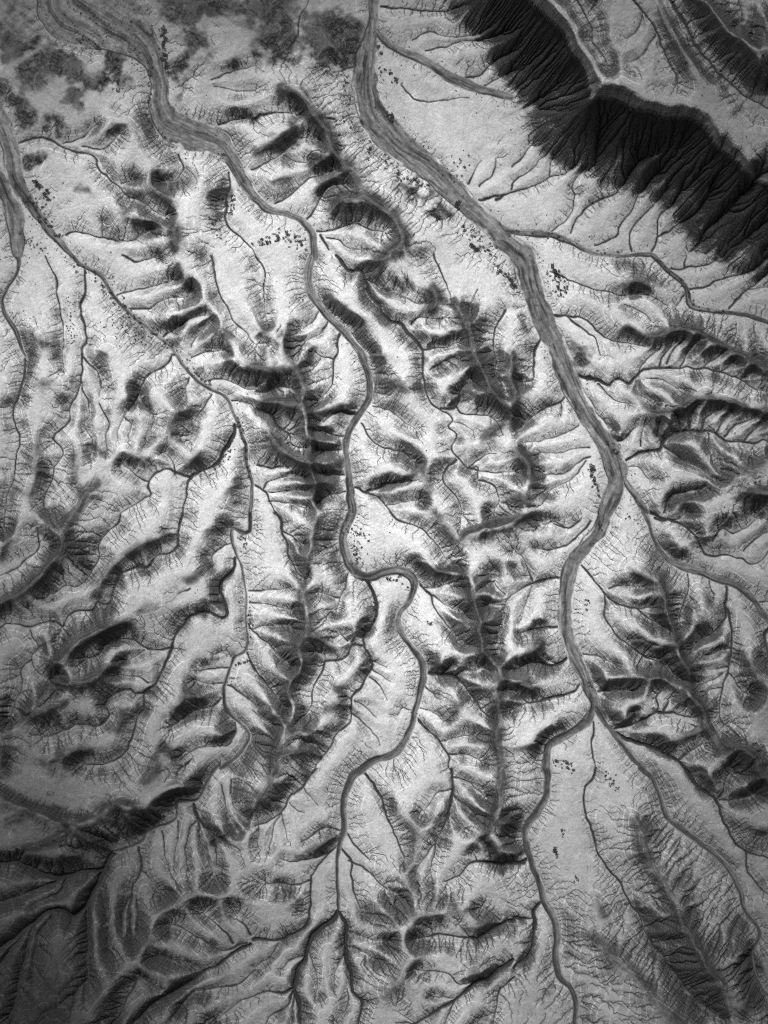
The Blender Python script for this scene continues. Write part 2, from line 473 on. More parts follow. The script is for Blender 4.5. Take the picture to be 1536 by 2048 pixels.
R 14,20,.4,.9 E 950,1300 840,1340 740,1370
R 14,16,.4,.8 E 880,1160 960,1200
R 16,20,.5,.7 E 1030,1440 1010,1500
R 34,26,.85,.6 I 890,380 910,500 920,620 960,720 1010,830 1040,930 1070,1060 1110,1130 1150,1240 1200,1330 1240,1400
R 18,18,.7,.7 I 720,360 790,400 890,430
R 14,26,.4,.85 I 990,770 860,800 740,770
R 18,24,.5,.7 I 1030,930 900,860
R 30,40,.5,.65 I 1060,1030 950,990 850,960 640,990
R 30,36,.3,.85 I 1150,1260 1000,1330 880,1380
R 22,40,.5,.95 I 1480,1536 1430,1430 1350,1380 1240,1400
R 24,30,.8,.9 I 160,770 90,850 30,890
R 20,28,.7,.9 I 20,1020 120,1060
R 20,24,.4,.8 I 270,1280 140,1360 30,1390
R 16,14,.5,.5 I 200,650 150,660
R 12,20,.4,.85 I 490,980 540,1060
R 16,24,.3,.85 I 720,1200 600,1270
R 18,22,.5,.6 I 1080,640 1150,720
R 16,20,.4,.6 I 1220,800 1130,860
R 30,34,.5,.7 I 1350,870 1450,1000 1400,1150
R 14,18,.6,.7 I 1240,90 1300,40
R 16,24,.4,.85 I 1230,140 1080,150
R 10,14,.6,.6 I 950,220 990,260
R 14,28,.5,.9 F 690,430 760,470 860,470 1040,430 1160,480 1300,550 1400,600 1536,700
R 12,30,.4,.9 F 1536,920 1450,920 1320,880 1180,850 1060,860 960,910 850,930
R 26,30,.8,.85 F 830,930 860,1030 900,1080
R 14,22,.3,.85 F 560,1060 650,1080
R 40,40,.6,.6 F 1250,1330 1380,1290 1536,1200
R 50,50,.95,.95 F 1400,1420 1480,1440 1580,1460
R 20,22,.7,.85 F 690,190 740,170 800,200
R 12,20,.5,.9 F 1130,1400 1020,1450 930,1480
P 14,14,.5,.5 F 370,600 450,640
P 10,12,.4,.5 F 80,350 120,420
R 14,14,.6,.6 F 820,520 870,560
R 26,26,.85,.8 G 470,-20 420,150 340,290 270,390 150,480 60,530 -30,600
R 24,30,.7,.85 D 600,1360 520,1430 480,1520
R 18,20,.5,.8 D 720,1220 820,1210 900,1260
R 18,20,.5,.7 D 560,1130 620,1180
R 20,16,.7,.6 D 790,900 830,830
R 20,22,.5,.7 D 1150,920 1050,980 1030,1080
R 16,16,.6,.6 D 210,470 270,540
R 10,14,.4,.6 D 600,580 640,600
R 18,18,.5,.6 D 230,780 320,750
R 24,24,.5,.7 D 240,1090 240,1300 200,1420
R 22,22,.5,.6 D 450,1200 450,1350
R 18,22,.6,.7 D 1200,1180 1130,1260
R 16,18,.5,.6 D 1370,1400 1430,1370
R 14,18,.4,.5 D 1010,1060 1080,1100
R 16,18,.5,.8 G 1020,130 930,170 840,210 740,290 650,380 600,500
R 26,28,.75,.9 G 800,660 700,680 640,700 480,780 350,880 310,960
R 24,22,.6,.6 G 330,1010 280,1110 150,1190 80,1260 60,1340 70,1536
R 26,24,.8,.8 G 330,1010 480,1020 620,980 740,900
R 24,26,.75,.85 G 130,1240 280,1190 400,1130
R 26,26,.5,.7 G 550,1420 400,1430 280,1480
R 20,26,.4,.8 G 1130,1070 1080,1150 1030,1230
R 24,24,.6,.85 G 1140,1060 1220,1110
R 22,22,.5,.85 G 980,1380 930,1460 890,1536
R 24,26,.7,.9 G 1000,1400 1100,1440
R 14,18,.4,.85 G 1400,1310 1280,1360
R 16,20,.3,.6 G 960,540 860,570
R 16,20,.5,.7 G 1330,100 1260,110
R 14,18,.5,.7 G 1220,350 1130,400
R 12,16,.5,.7 G 1310,530 1240,510
P 12,14,.5,.5 G 1380,860 1220,900
R 22,26,.6,.7 G 720,1290 740,1180
R 22,26,.6,.75 G 100,60 60,160 30,260
R 24,24,.6,.7 G 360,150 270,120
R 22,24,.7,.7 G 450,260 540,320
R 8,30,.25,.8 J -20,50 150,140 300,200 370,235 450,240 600,240 660,180 790,165 890,215
R 20,22,.8,.9 J 370,235 470,330 560,400 640,460
R 20,20,.85,.85 J 700,190 790,280 860,360
R 20,16,.85,.5 J 950,190 1100,150 1200,120
R 16,20,.8,.8 J 960,230 900,340
R 18,18,.8,.8 J 480,350 300,420 150,470
R 22,22,.7,.8 J 520,480 350,530 150,510 0,500
R 22,22,.6,.6 J 220,230 80,300
R 22,24,.7,.8 J 960,-20 880,50
R 22,16,.5,.4 J 920,960 880,1080 900,1180 760,1240 620,1380
R 26,26,.3,.3 J 1500,740 1200,740 1000,830 930,930
R 18,20,.6,.8 J 1380,360 1280,420
R 26,26,.45,.45 K 940,250 950,560 890,760 830,850 790,1000
R 26,26,.45,.45 K 1300,800 1100,830 960,860 930,1000 980,1080 900,1180 780,1300
R 22,30,.8,.85 K 1340,390 1400,450 1460,510 1536,500
R 30,30,.9,.9 K 1536,310 1450,300
R 18,22,.5,.5 K 180,720 280,790
R 14,20,.5,.8 K 480,400 380,450 300,480
R 14,18,.4,.7 K 250,510 350,500
R 22,14,.6,.5 K 820,200 900,320
R 18,24,.4,.7 K 1060,280 1100,310
R 20,26,.4,.6 K 1250,920 1400,880
R 20,26,.4,.6 K 1230,1200 1400,1150
R 38,36,.68,.42 L 735,290 800,500 960,800 1100,1050 1220,1230 1260,1450
R 24,26,.6,.6 L 470,980 600,1080 750,1220 900,1400 1050,1500
R 22,22,.5,.5 L 480,740 530,850
R 40,40,.95,.95 L 1536,110 1440,20 1420,-60
R 26,28,.6,.7 L 1180,60 1120,20
R 26,26,.6,.6 L 1500,360 1420,340
R 20,20,.7,.7 L 20,500 60,480
R 16,20,.5,.8 L 1420,1050 1350,1080
R 20,24,.5,.6 L 1450,1150 1350,1170
R 24,24,.5,.6 L 1380,1260 1340,1400
P 34,34,.8,.75 A 150,440 250,350 330,350
P 24,24,.75,.75 A 380,380 450,430
P 26,26,.6,.6 A 130,700 80,600 -20,520
P 18,18,.75,.75 A 560,490 620,480
P 18,18,.6,.6 A 690,330 690,420 730,480
P 22,22,.65,.65 A 320,740 340,780
P 14,16,.6,.7 A 170,970 250,940
P 34,34,.75,.75 A 60,260 180,240
P 50,50,.8,.8 B 60,40 130,130 140,220
P 46,46,.8,.8 B 380,180 470,230 560,280
P 30,30,.75,.75 A 1050,30 1120,60 1350,20
P 30,30,.55,.55 A 1150,200 1180,320 1050,420
P 14,14,.5,.5 A 1080,560 1060,480
R 14,18,.4,.7 A 1340,410 1430,370
R 14,16,.4,.6 A 1400,690 1500,680
R 28,34,.25,.6 C 920,60 1050,200 1130,340 1250,470 1350,590
R 16,16,.5,.5 C 800,180 870,350 950,500
R 20,20,.4,.4 C 290,40 440,130
R 20,24,.15,.3 C 1250,300 1400,420 1500,540
P 40,40,.7,.7 J 250,1400 400,1300 150,1536
P 30,30,.5,.5 J 120,1100 60,1300 20,1450
P 30,30,.6,.6 A 60,40 20,150 120,120
P 26,26,.5,.5 A 1430,60 1500,100
P 30,30,.45,.45 F 330,560 430,620
P 24,24,.5,.5 B 900,1120 1040,1180 1140,1260
P 22,22,.4,.4 B 980,1030 1060,1060
"""
# ------------------------------------------------------------------ the ground
# Plan units are "px" of 0.2 m; drainage lines and divides of the badlands are
# surveyed as polylines, the ground between them is solved and then eroded.
PX = 0.2
CX, CY = 768.0, 1024.0
DX = 1.6
X0, Y0 = -48.0, -48.0
NX, NY = int((1536 + 96) / DX) + 1, int((2048 + 96) / DX) + 1
rng = np.random.default_rng(7)
f4 = np.float32

def lin_w(n_out, n_in, smooth):
    u = np.linspace(0, n_in - 1.0001, n_out)
    i = np.floor(u).astype(int); t = u - i
    if smooth == 1:
        t = t * t * (3 - 2 * t)
    W = np.zeros((n_out, n_in), f4)
    if smooth == 2:                                   # Catmull-Rom / B-spline mix
        w = [(1 - t) ** 3 / 6, (3 * t ** 3 - 6 * t ** 2 + 4) / 6, (-3 * t ** 3 + 3 * t ** 2 + 3 * t + 1) / 6, t ** 3 / 6]
        for k in range(4):
            np.add.at(W, (np.arange(n_out), np.clip(i + k - 1, 0, n_in - 1)), w[k])
        return W
    np.add.at(W, (np.arange(n_out), i), 1 - t)
    np.add.at(W, (np.arange(n_out), np.minimum(i + 1, n_in - 1)), t)
    return W

def resize(a, ny, nx, smooth=0):
    return (lin_w(ny, a.shape[0], smooth) @ a.astype(f4)) @ lin_w(nx, a.shape[1], smooth).T

def noise(wl, octaves=1, gain=0.5, shape=None):
    """Smooth random field, wavelength wl px, about -1..1."""
    ny, nx = shape or (NY, NX)
    out = np.zeros((ny, nx), f4); amp = 1.0; tot = 0
    for o in range(octaves):
        gy, gx = int(2160 / wl) + 4, int(1648 / wl) + 4
        out += amp * resize(rng.uniform(-1.7, 1.7, (gy, gx)), ny, nx, 2)
        tot += amp; amp *= gain; wl /= 2.0
        if wl < 2.5:
            break
    return out / tot

def smooth01(a, b, x):
    t = np.clip((x - a) / (b - a), 0, 1)
    return t * t * (3 - 2 * t)

TILE = {c: (512 * (i % 3), 512 * (i // 3)) for i, c in enumerate('ABCDEFGHIJKL')}
washes, gullies, ridges, patches = [], [], [], []
for line in TRACE.strip().splitlines():
    p = line.split()
    if p[0] == 'M':
        ox, oy = TILE[p[2]]
        washes.append((p[1], [(ox + a / 3, oy + b / 3, w / 3) for a, b, w in (map(float, q.split(',')) for q in p[3:])]))
    elif p[0] in 'GRP':
        ox, oy = TILE[p[2]]
        pts = [(ox + a / 3, oy + b / 3) for a, b in (map(float, q.split(',')) for q in p[3:])]
        if p[0] == 'G':
            w = max(float(p[1]), 4) / 3
            gullies.append((w, pts))
        else:
            wl, wr, dl, dr = map(float, p[1].split(','))
            dxn, dyn = pts[-1][0] - pts[0][0], pts[-1][1] - pts[0][1]
            if (abs(dxn) >= abs(dyn) and dxn < 0) or (abs(dxn) < abs(dyn) and dyn > 0):
                pts = pts[::-1]
            (ridges if p[0] == 'R' else patches).append((wl, wr, dl, dr, pts))

def curve(pts, step=7.0):
    """Catmull-Rom through the surveyed points (any number of columns)."""
    P = np.array(pts, float)
    if len(P) < 2:
        return P
    Q = np.vstack([2 * P[0] - P[1], P, 2 * P[-1] - P[-2]])
    out = []
    for i in range(1, len(Q) - 2):
        n = max(1, int(np.hypot(*(Q[i + 1] - Q[i])[:2]) / step))
        t = (np.arange(n) / n)[:, None]
        a, b, c, d = Q[i - 1], Q[i], Q[i + 1], Q[i + 2]
        out.append(0.5 * (2 * b + (c - a) * t + (2 * a - 5 * b + 4 * c - d) * t ** 2 + (3 * b - a - 3 * c + d) * t ** 3))
    out.append(P[-1:])
    return np.vstack(out)

gx = (X0 + DX * np.arange(NX)).astype(f4)
gy = (Y0 + DX * np.arange(NY)).astype(f4)
GX, GY = np.meshgrid(gx, gy)
# natural wander of every line
WX = GX + 3.2 * noise(46, 2) + 1.5 * noise(13)
WY = GY + 3.2 * noise(46, 2) + 1.5 * noise(13)

JX = WX + 1.6 * noise(15) + 1.2 * noise(7)
JY = WY + 1.6 * noise(15) + 1.2 * noise(7)

def raster(P, reach, fn, jag=False):
    """Call fn(slice, dist, s, cross) for each segment of the curve P in a box of `reach` px round it."""
    for k in range(len(P) - 1):
        x0, y0 = P[k][:2]; x1, y1 = P[k + 1][:2]
        r = reach + 8
        i0 = max(0, int((min(x0, x1) - r - X0) / DX)); i1 = min(NX, int((max(x0, x1) + r - X0) / DX) + 2)
        j0 = max(0, int((min(y0, y1) - r - Y0) / DX)); j1 = min(NY, int((max(y0, y1) + r - Y0) / DX) + 2)
        if i0 >= i1 or j0 >= j1:
            continue
        sl = (slice(j0, j1), slice(i0, i1))
        px, py = (JX if jag else WX)[sl] - x0, (JY if jag else WY)[sl] - y0
        dx, dy = x1 - x0, y1 - y0
        L2 = dx * dx + dy * dy + 1e-9
        s = np.clip((px * dx + py * dy) / L2, 0, 1)
        d = np.hypot(px - s * dx, py - s * dy)
        fn(sl, d, s, dx * py - dy * px, k)

# ---- washes (broad gravel beds) and gullies (narrow incised lines): signed distance to their edge
BIG = 1e3
wsd = np.full((NY, NX), BIG, f4); wid = np.zeros((NY, NX), np.int8)
WNAMES = ['W1', 'W2', 'W3', 'W4', 'W5', 'W6', 'W7', 'W8']
wside = np.zeros((NY, NX), f4); warc = np.zeros((NY, NX), f4); wh = np.zeros((NY, NX), f4)
for name, pts in washes:
    C = curve(pts)
    arc = np.concatenate([[0], np.cumsum(np.hypot(*np.diff(C[:, :2], axis=0).T))]) + 700 * len(name) + 13 * C[0][0]
    def fn(sl, d, s, cr, k, C=C, arc=arc, n=WNAMES.index(name) + 1):
        w = (C[k][2] * (1 - s) + C[k + 1][2] * s) / 2
        sd = d - w
        m = sd < wsd[sl]
        wsd[sl][m] = sd[m]; wh[sl][m] = w[m]; wid[sl][m] = n; wside[sl][m] = (np.sign(cr) * d / np.maximum(w, 1))[m]; warc[sl][m] = (arc[k] * (1 - s) + arc[k + 1] * s)[m]
    raster(C, max(p[2] for p in pts) / 2 + 34, fn)
edge_w = noise(38, 2)
gsd = np.full((NY, NX), BIG, f4); gw = np.zeros((NY, NX), f4)
for w, pts in gullies:
    C = curve(pts, 5)
    def fn(sl, d, s, cr, k, w=w, n=len(C)):
        ww = w * (1.1 - 0.65 * (k + s) / n) * (1 + .3 * edge_w[sl])
        sd = d - ww / 2
        m = sd < gsd[sl]
        gsd[sl][m] = sd[m]; gw[sl][m] = ww[m]
    raster(C, w + 50, fn, True)

# ---- divides: flank field F (1 on the crest, 0 at the foot) and its darkness: shale, plus shade painted on one side
F = np.zeros((NY, NX), f4); FR = np.zeros((NY, NX), f4); shale = np.zeros((NY, NX), f4)
patch = np.zeros((NY, NX), f4); FD = np.zeros((NY, NX), f4); crest = np.full((NY, NX), BIG, f4); rid = np.zeros((NY, NX), np.int16)
edge_n = noise(20, 3, .6); edge_n2 = noise(60, 2)
for n, (wl, wr, dl, dr, pts) in enumerate(ridges):
    C = curve(pts)
    def fn(sl, d, s, cr, k, wl=wl, wr=wr, dl=dl, dr=dr, n=n, C=C):
        q = smooth01(-9, 9, cr / (np.hypot(C[k + 1][0] - C[k][0], C[k + 1][1] - C[k][1]) + 1e-6))
        e = np.minimum(k + s, len(C) - 1 - k - s) * 7.0
        w = (wl * (1 - q) + wr * q) * 2.2 * (1 + np.clip(0.35 * edge_n2[sl] + .25 * edge_n[sl], -.5, .42)) * np.clip(.5 + .5 * e / (wl + wr), 0, 1)
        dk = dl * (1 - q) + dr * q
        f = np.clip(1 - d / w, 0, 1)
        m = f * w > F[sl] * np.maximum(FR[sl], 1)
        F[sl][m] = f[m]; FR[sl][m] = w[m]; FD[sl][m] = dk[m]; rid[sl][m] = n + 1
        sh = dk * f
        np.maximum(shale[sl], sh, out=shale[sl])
        np.minimum(crest[sl], d, out=crest[sl])
    raster(C, max(wl, wr) * 3.2, fn)

for wl, wr, dl, dr, pts in patches:
    C = curve(pts)
    def fn(sl, d, s, cr, k, w=wl * 1.6, dk=dl):
        np.maximum(patch[sl], dk * np.clip(1 - d / w, 0, 1), out=patch[sl])
    raster(C, wl * 1.7, fn)

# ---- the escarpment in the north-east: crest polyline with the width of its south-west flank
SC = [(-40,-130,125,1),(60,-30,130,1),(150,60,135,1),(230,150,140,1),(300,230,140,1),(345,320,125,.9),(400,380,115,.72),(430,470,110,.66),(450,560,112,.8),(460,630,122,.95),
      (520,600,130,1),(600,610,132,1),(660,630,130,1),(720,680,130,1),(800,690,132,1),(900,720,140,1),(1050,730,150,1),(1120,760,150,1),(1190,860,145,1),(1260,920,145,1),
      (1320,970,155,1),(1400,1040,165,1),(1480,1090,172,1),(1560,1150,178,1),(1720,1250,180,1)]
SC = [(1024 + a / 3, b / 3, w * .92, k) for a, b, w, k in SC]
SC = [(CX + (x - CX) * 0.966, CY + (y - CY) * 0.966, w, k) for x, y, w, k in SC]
C = curve(SC, 10)
sdist = np.full((NY, NX), BIG, f4); ssgn = np.ones((NY, NX), f4); sww = np.full((NY, NX), 150, f4); sdk = np.ones((NY, NX), f4)
best = np.full((NY, NX), 1e6, f4)
for k in range(len(C) - 1):
    j1 = int(900 / DX)
    x0, y0 = C[k][:2]; dx, dy = C[k + 1][:2] - C[k][:2]
    px, py = WX[:j1] - x0, WY[:j1] - y0
    s = np.clip((px * dx + py * dy) / (dx * dx + dy * dy), 0, 1)
    d = np.hypot(px - s * dx, py - s * dy)
    m = d < best[:j1]
    best[:j1][m] = d[m]; sdist[:j1][m] = d[m]; ssgn[:j1][m] = np.sign(dx * py - dy * px)[m]
    sww[:j1][m] = C[k][2]; sdk[:j1][m] = C[k][3]
sdist = sdist * ssgn + (4.5 * noise(34, 4, .65) + 1.6 * np.abs(noise(11))) * smooth01(60, 0, sdist)  # ragged rim
sdist *= 1                                         # > 0 below the cliff, < 0 on the plateau behind
up = sdist < 0
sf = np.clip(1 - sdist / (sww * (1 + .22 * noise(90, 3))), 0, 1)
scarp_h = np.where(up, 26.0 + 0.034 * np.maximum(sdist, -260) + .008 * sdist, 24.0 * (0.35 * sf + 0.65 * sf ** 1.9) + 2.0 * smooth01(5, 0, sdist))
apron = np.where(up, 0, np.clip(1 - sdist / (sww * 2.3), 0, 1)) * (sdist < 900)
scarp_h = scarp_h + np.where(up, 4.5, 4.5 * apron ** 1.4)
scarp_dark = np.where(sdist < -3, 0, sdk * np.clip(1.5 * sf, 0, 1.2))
plateau = up & (GY < 820)

# ---- solve the ground between drainage lines (0) and divides (1)
def relax(t, fix, val, n):
    for _ in range(n):
        p = np.pad(t, 1, mode='edge')
        t = 0.25 * (p[:-2, 1:-1] + p[2:, 1:-1] + p[1:-1, :-2] + p[1:-1, 2:])
        t[fix] = val[fix]
    return t

def solve(fix, val, start, last=1):
    t = None
    for f, n in ((8, 400), (4, 160), (2, 60), (1, 14)):
        ny, nx = (NY + f - 1) // f, (NX + f - 1) // f
        pf = np.zeros((ny * f, nx * f), bool); pf[:NY, :NX] = fix
        pv = np.zeros((ny * f, nx * f), f4); pv[:NY, :NX] = np.where(fix, val, 0)
        cnt = pf.reshape(ny, f, nx, f).sum((1, 3))
        v = pv.reshape(ny, f, nx, f).sum((1, 3)) / np.maximum(cnt, 1)
        fx = cnt > 0
        t = np.full((ny, nx), start, f4) if t is None else resize(t, ny, nx, 0)
        t[fx] = v[fx]
        t = relax(t, fx, v, n)
        if f == last:
            break
    return t if last == 1 else resize(t, NY, NX, 0)

chan = wsd < 0
cr_m = (crest < 1.6) & ~chan & (wsd > 5)
t1 = np.clip(solve(chan | cr_m, np.where(chan, 0, 1).astype(f4), .4, 4), 0, 1)
gm = (gsd < 0.6) & ~chan
tg = np.clip(0.52 * t1 ** 1.25, 0, .6)
fix = chan | cr_m | gm
t = solve(fix, np.where(chan, 0, np.where(gm, tg, 1)).astype(f4), .4)
t = np.clip(t, 0, 1)

tilt = 0.022 * PX * (GY - CY)
n_mid = noise(120, 3); n_fine = noise(24, 4, .55)
south = np.clip(1 - np.hypot(GX - 20, GY - 2230) / 520, 0, 1) + .55 * np.clip(1 - np.hypot(GX - 880, GY - 2260) / 520, 0, 1) + .5 * np.clip(1 - np.hypot(GX - 1500, GY - 2300) / 560, 0, 1)
base = tilt + scarp_h + 26 * south
# rounded clay pillows between the gullies, falling off steeply at their edges
Lg = 12 * np.exp(.6 * noise(70, 2))
pill = (1 - np.exp(-np.clip(gsd, 0, 200) / Lg)) * (1 - np.exp(-np.clip(wsd, 0, 200) / 9))
Hp = (1.5 + 4.2 * t1) * (1 + .45 * n_mid) * (1 + .8 * plateau) * (1 - .2 * smooth01(1500, 1750, GY) * smooth01(500, 620, GX))
h = base + (3.6 + 9 * plateau) * t ** 0.8 * (1 + .3 * n_mid) + Hp * pill
FD = np.clip(FD, .2, 1)
h += FR * PX * (.10 + .60 * FD) * (0.45 * F + 0.55 * F ** 1.6)
h += 0.5 * t * n_fine + 0.25 * n_mid
rock = smooth01(0, .4, patch)
h += rock * 2.2 * (np.abs(noise(44, 4, .6)) + .4 * noise(16, 2))
wsd = wsd + (np.clip(wh * .2, .7, 5) * noise(40, 4, .65) + .5 * noise(8)) * smooth01(40, 5, np.abs(wsd))
chan = wsd < 0
bed = base - 0.5
wm = smooth01(1.6, -1.0, wsd)
h = h * (1 - wm) + bed * wm

def carve(h, k):
    d = np.clip(gw * PX * 1.25, .5, 3.2) * k
    prof = smooth01(1.1, -0.9, gsd)
    out = h - d * prof * (1 - wm)
    shoulder = np.exp(-np.clip(gsd, 0, 40) / 5.0) * d * .25
    return out - shoulder * (1 - wm)
h = carve(h, .6)

# ---- running water: stream-power erosion on the grid, tree processed level by level
OFF = [(-1, -1), (-1, 0), (-1, 1), (0, -1), (0, 1), (1, -1), (1, 0), (1, 1)]
def receivers(h):
    ny, nx = h.shape
    p = np.pad(h, 1, constant_values=1e9)
    best = np.zeros((ny, nx), f4); rec = np.arange(ny * nx).reshape(ny, nx).copy(); dist = np.ones((ny, nx), f4)
    idx = rec.copy()
    for dj, di in OFF:
        L = math.hypot(dj, di)
        sl = (h - p[1 + dj:1 + dj + ny, 1 + di:1 + di + nx]) / L
        m = sl > best
        best[m] = sl[m]; rec[m] = (idx + dj * nx + di)[m]; dist[m] = L
    return rec.ravel(), dist.ravel()

def levels(rec):
    n = len(rec)
    hop = rec.copy(); depth = (rec != np.arange(n)).astype(np.int32)
    for _ in range(14):
        d2 = depth + depth[hop]; h2 = hop[hop]
        if np.array_equal(h2, hop):
            break
        depth, hop = d2, h2
    order = np.argsort(depth, kind='stable')
    cnt = np.bincount(depth)
    return order, np.concatenate([[0], np.cumsum(cnt)])

def accumulate(rec, order, ends, w):
    A = w.copy()
    for L in range(len(ends) - 2, 0, -1):
        c = order[ends[L]:ends[L + 1]]
        np.add.at(A, rec[c], A[c])
    return A

def erode(h, k, fixed, n, m=.42, dif=.10):
    ny, nx = h.shape
    kf = k.ravel()
    for it in range(n):
        if it % 2 == 0 or it == n - 1:
            rec, dist = receivers(h)
            order, ends = levels(rec)
            A = accumulate(rec, order, ends, np.ones(ny * nx, f4))
        c_ = kf * A ** m / dist
        hh = h.ravel().copy()
        for L in range(1, len(ends) - 1):
            c = order[ends[L]:ends[L + 1]]
            hh[c] = (hh[c] + c_[c] * hh[rec[c]]) / (1 + c_[c])
        hn = hh.reshape(ny, nx)
        pit = (rec == np.arange(ny * nx)).reshape(ny, nx)
        p = np.pad(hn, 1, mode='edge')
        lap = 0.25 * (p[:-2, 1:-1] + p[2:, 1:-1] + p[1:-1, :-2] + p[1:-1, 2:])
        hn = np.where(pit, lap + .01, hn + dif * (lap - hn))
        h = np.where(fixed, h, hn).astype(f4)
    return h, A.reshape(ny, nx)


def fill(h, fixed):
    """Priority flood: every cell gets a way out, so the drainage is one connected tree."""
    ny, nx = h.shape
    W = nx + 2
    H = np.pad(h, 1, constant_values=-1e9).ravel().tolist()
    done = np.ones((ny + 2, W), bool); done[1:-1, 1:-1] = False
    fx = np.pad(fixed, 1)
    seed = np.zeros_like(done); seed[1, 1:-1] = seed[-2, 1:-1] = True; seed[1:-1, 1] = seed[1:-1, -2] = True
    seed |= fx
    q = [(H[i], i) for i in np.flatnonzero(seed)]
    done |= seed; done = bytearray(done.ravel().tobytes())
    heapq.heapify(q)
    pop, push = heapq.heappop, heapq.heappush
    nb = (-W - 1, -W, -W + 1, -1, 1, W - 1, W, W + 1)
    while q:
        z, i = pop(q)
        z += 1e-3
        for o in nb:
            j = i + o
            if not done[j]:
                done[j] = 1
                if H[j] < z:
                    H[j] = z
                push(q, (H[j], j))
    return np.array(H, f4).reshape(ny + 2, W)[1:-1, 1:-1]

steep = np.clip(np.maximum(np.maximum(np.maximum(np.maximum(shale, scarp_dark), F ** .8), .8 * np.sqrt(np.clip(south, 0, 1))), .25 * plateau), 0, 1)
steep = np.maximum(steep, .45 * smooth01(0, .35, apron))
steep = np.maximum(steep, .55 * rock)
K = 0.012 + 0.05 * steep
ny2, nx2 = NY // 2, NX // 2
h2 = resize(h, ny2, nx2); k2 = resize(K, ny2, nx2); c2 = resize(chan.astype(f4), ny2, nx2) > .5
ny4, nx4 = NY // 4, NX // 4                          # large side valleys first
h4 = resize(h, ny4, nx4); c4 = resize(chan.astype(f4), ny4, nx4) > .3
h4b = fill(h4 + .25 * rng.standard_normal(h4.shape).astype(f4) * (~c4), c4)
h4b, _ = erode(h4b, resize(K * (1 - .75 * smooth01(0, .3, scarp_dark)) * (1 - .6 * smooth01(0, .25, south)), ny4, nx4) * 2.2, c4, 12)
h2 = h2 + resize(h4b - h4, ny2, nx2, 2) * (1 - resize(wm, ny2, nx2))
h2o = resize(h, ny2, nx2)
h2b = fill(h2 + .10 * rng.standard_normal(h2.shape).astype(f4) * (~c2), c2)
h2b, _ = erode(h2b, k2 * resize(1 - .45 * smooth01(0, .3, scarp_dark) - .3 * smooth01(0, .25, south), ny2, nx2), c2, 12)
dh = resize(h2b - h2o, NY, NX, 0)
h = np.where(chan, h, h + dh)
h = carve(h, .45)
h, A = erode(h + (.09 * rng.standard_normal(h.shape) * ~chan).astype(f4), K * 1.0 + .006 * smooth01(.05, .4, t), chan, 7, dif=.03)

def streaks(h, n, steps, blur=0):
    """Noise smeared down the fall line: the grain that rain wash leaves on a slope."""
    p = np.pad(h, 2, mode='edge')
    hs = sum(p[2 + j:2 + j + NY, 2 + i:2 + i + NX] for j in (-2, -1, 0, 1, 2) for i in (-2, -1, 0, 1, 2)) / 25
    rec, _ = receivers(hs)
    r = np.arange(NY * NX); s = np.zeros(NY * NX, f4); nf = n.ravel()
    for _ in range(steps):
        s += nf[r]; r = rec[r]
    return (s / math.sqrt(steps)).reshape(NY, NX), rec
wn = rng.standard_normal((NY, NX)).astype(f4)
streak, rec_s = streaks(h, wn, 16)
streak /= streak.std() + 1e-6
coarse, _ = streaks(h, noise(9), 26)
coarse /= coarse.std() + 1e-6
o_, e_ = levels(rec_s)
A2 = accumulate(rec_s, o_, e_, np.ones(NY * NX, f4)).reshape(NY, NX)
flow = np.log(np.maximum(A, 1)); flow2 = np.log(np.maximum(A2, 1))
rill = smooth01(2.6, 5.2, flow) * (~chan)
h = h - (.10 + .25 * steep) * rill - .05 * steep * streak * (~chan)
# micro relief
h = h + (0.04 * noise(6, 2)) * (~chan)
def lookup(tab, u, v):
    n, m = tab.shape
    i, j = np.floor(u).astype(int), np.floor(v).astype(int); a, b = u - i, v - j
    a = a * a * (3 - 2 * a); b = b * b * (3 - 2 * b)
    g = lambda p, q: tab[p % n, q % m]
    return (g(i, j) * (1 - a) + g(i + 1, j) * a) * (1 - b) + (g(i, j + 1) * (1 - a) + g(i + 1, j + 1) * a) * b
half = np.maximum(-wsd / np.maximum(1 - np.abs(wside), .08), 2)
lat = np.clip(wside, -2, 2) * half + 3.5 * noise(60, 2)
tb = rng.standard_normal((256, 256))
bars = (lookup(tb, warc / 70, lat / 6.5) + .8 * lookup(tb, warc / 34 + 50, lat / 3.2) + .6 * lookup(tb, warc / 14 + 90, lat / 1.7)).astype(f4) * .6
h = np.where(chan, h + .05 * noise(18, 3, .7) + .13 * bars * smooth01(0, -4, wsd), h).astype(f4)

gyy, gxx = np.gradient(h, DX * PX)
slope = np.hypot(gxx, gyy)
def boxblur(a, r):
    c = np.cumsum(np.pad(a, ((r + 1, r), (0, 0)), mode='edge'), 0, dtype=np.float64); a = (c[2 * r + 1:] - c[:-2 * r - 1]) / (2 * r + 1)
    c = np.cumsum(np.pad(a, ((0, 0), (r + 1, r)), mode='edge'), 1, dtype=np.float64); return ((c[:, 2 * r + 1:] - c[:, :-2 * r - 1]) / (2 * r + 1)).astype(f4)
hm = boxblur(boxblur(h, 3), 3)
my_, mx_ = np.gradient(hm, DX * PX)
slope_m = np.hypot(mx_, my_)
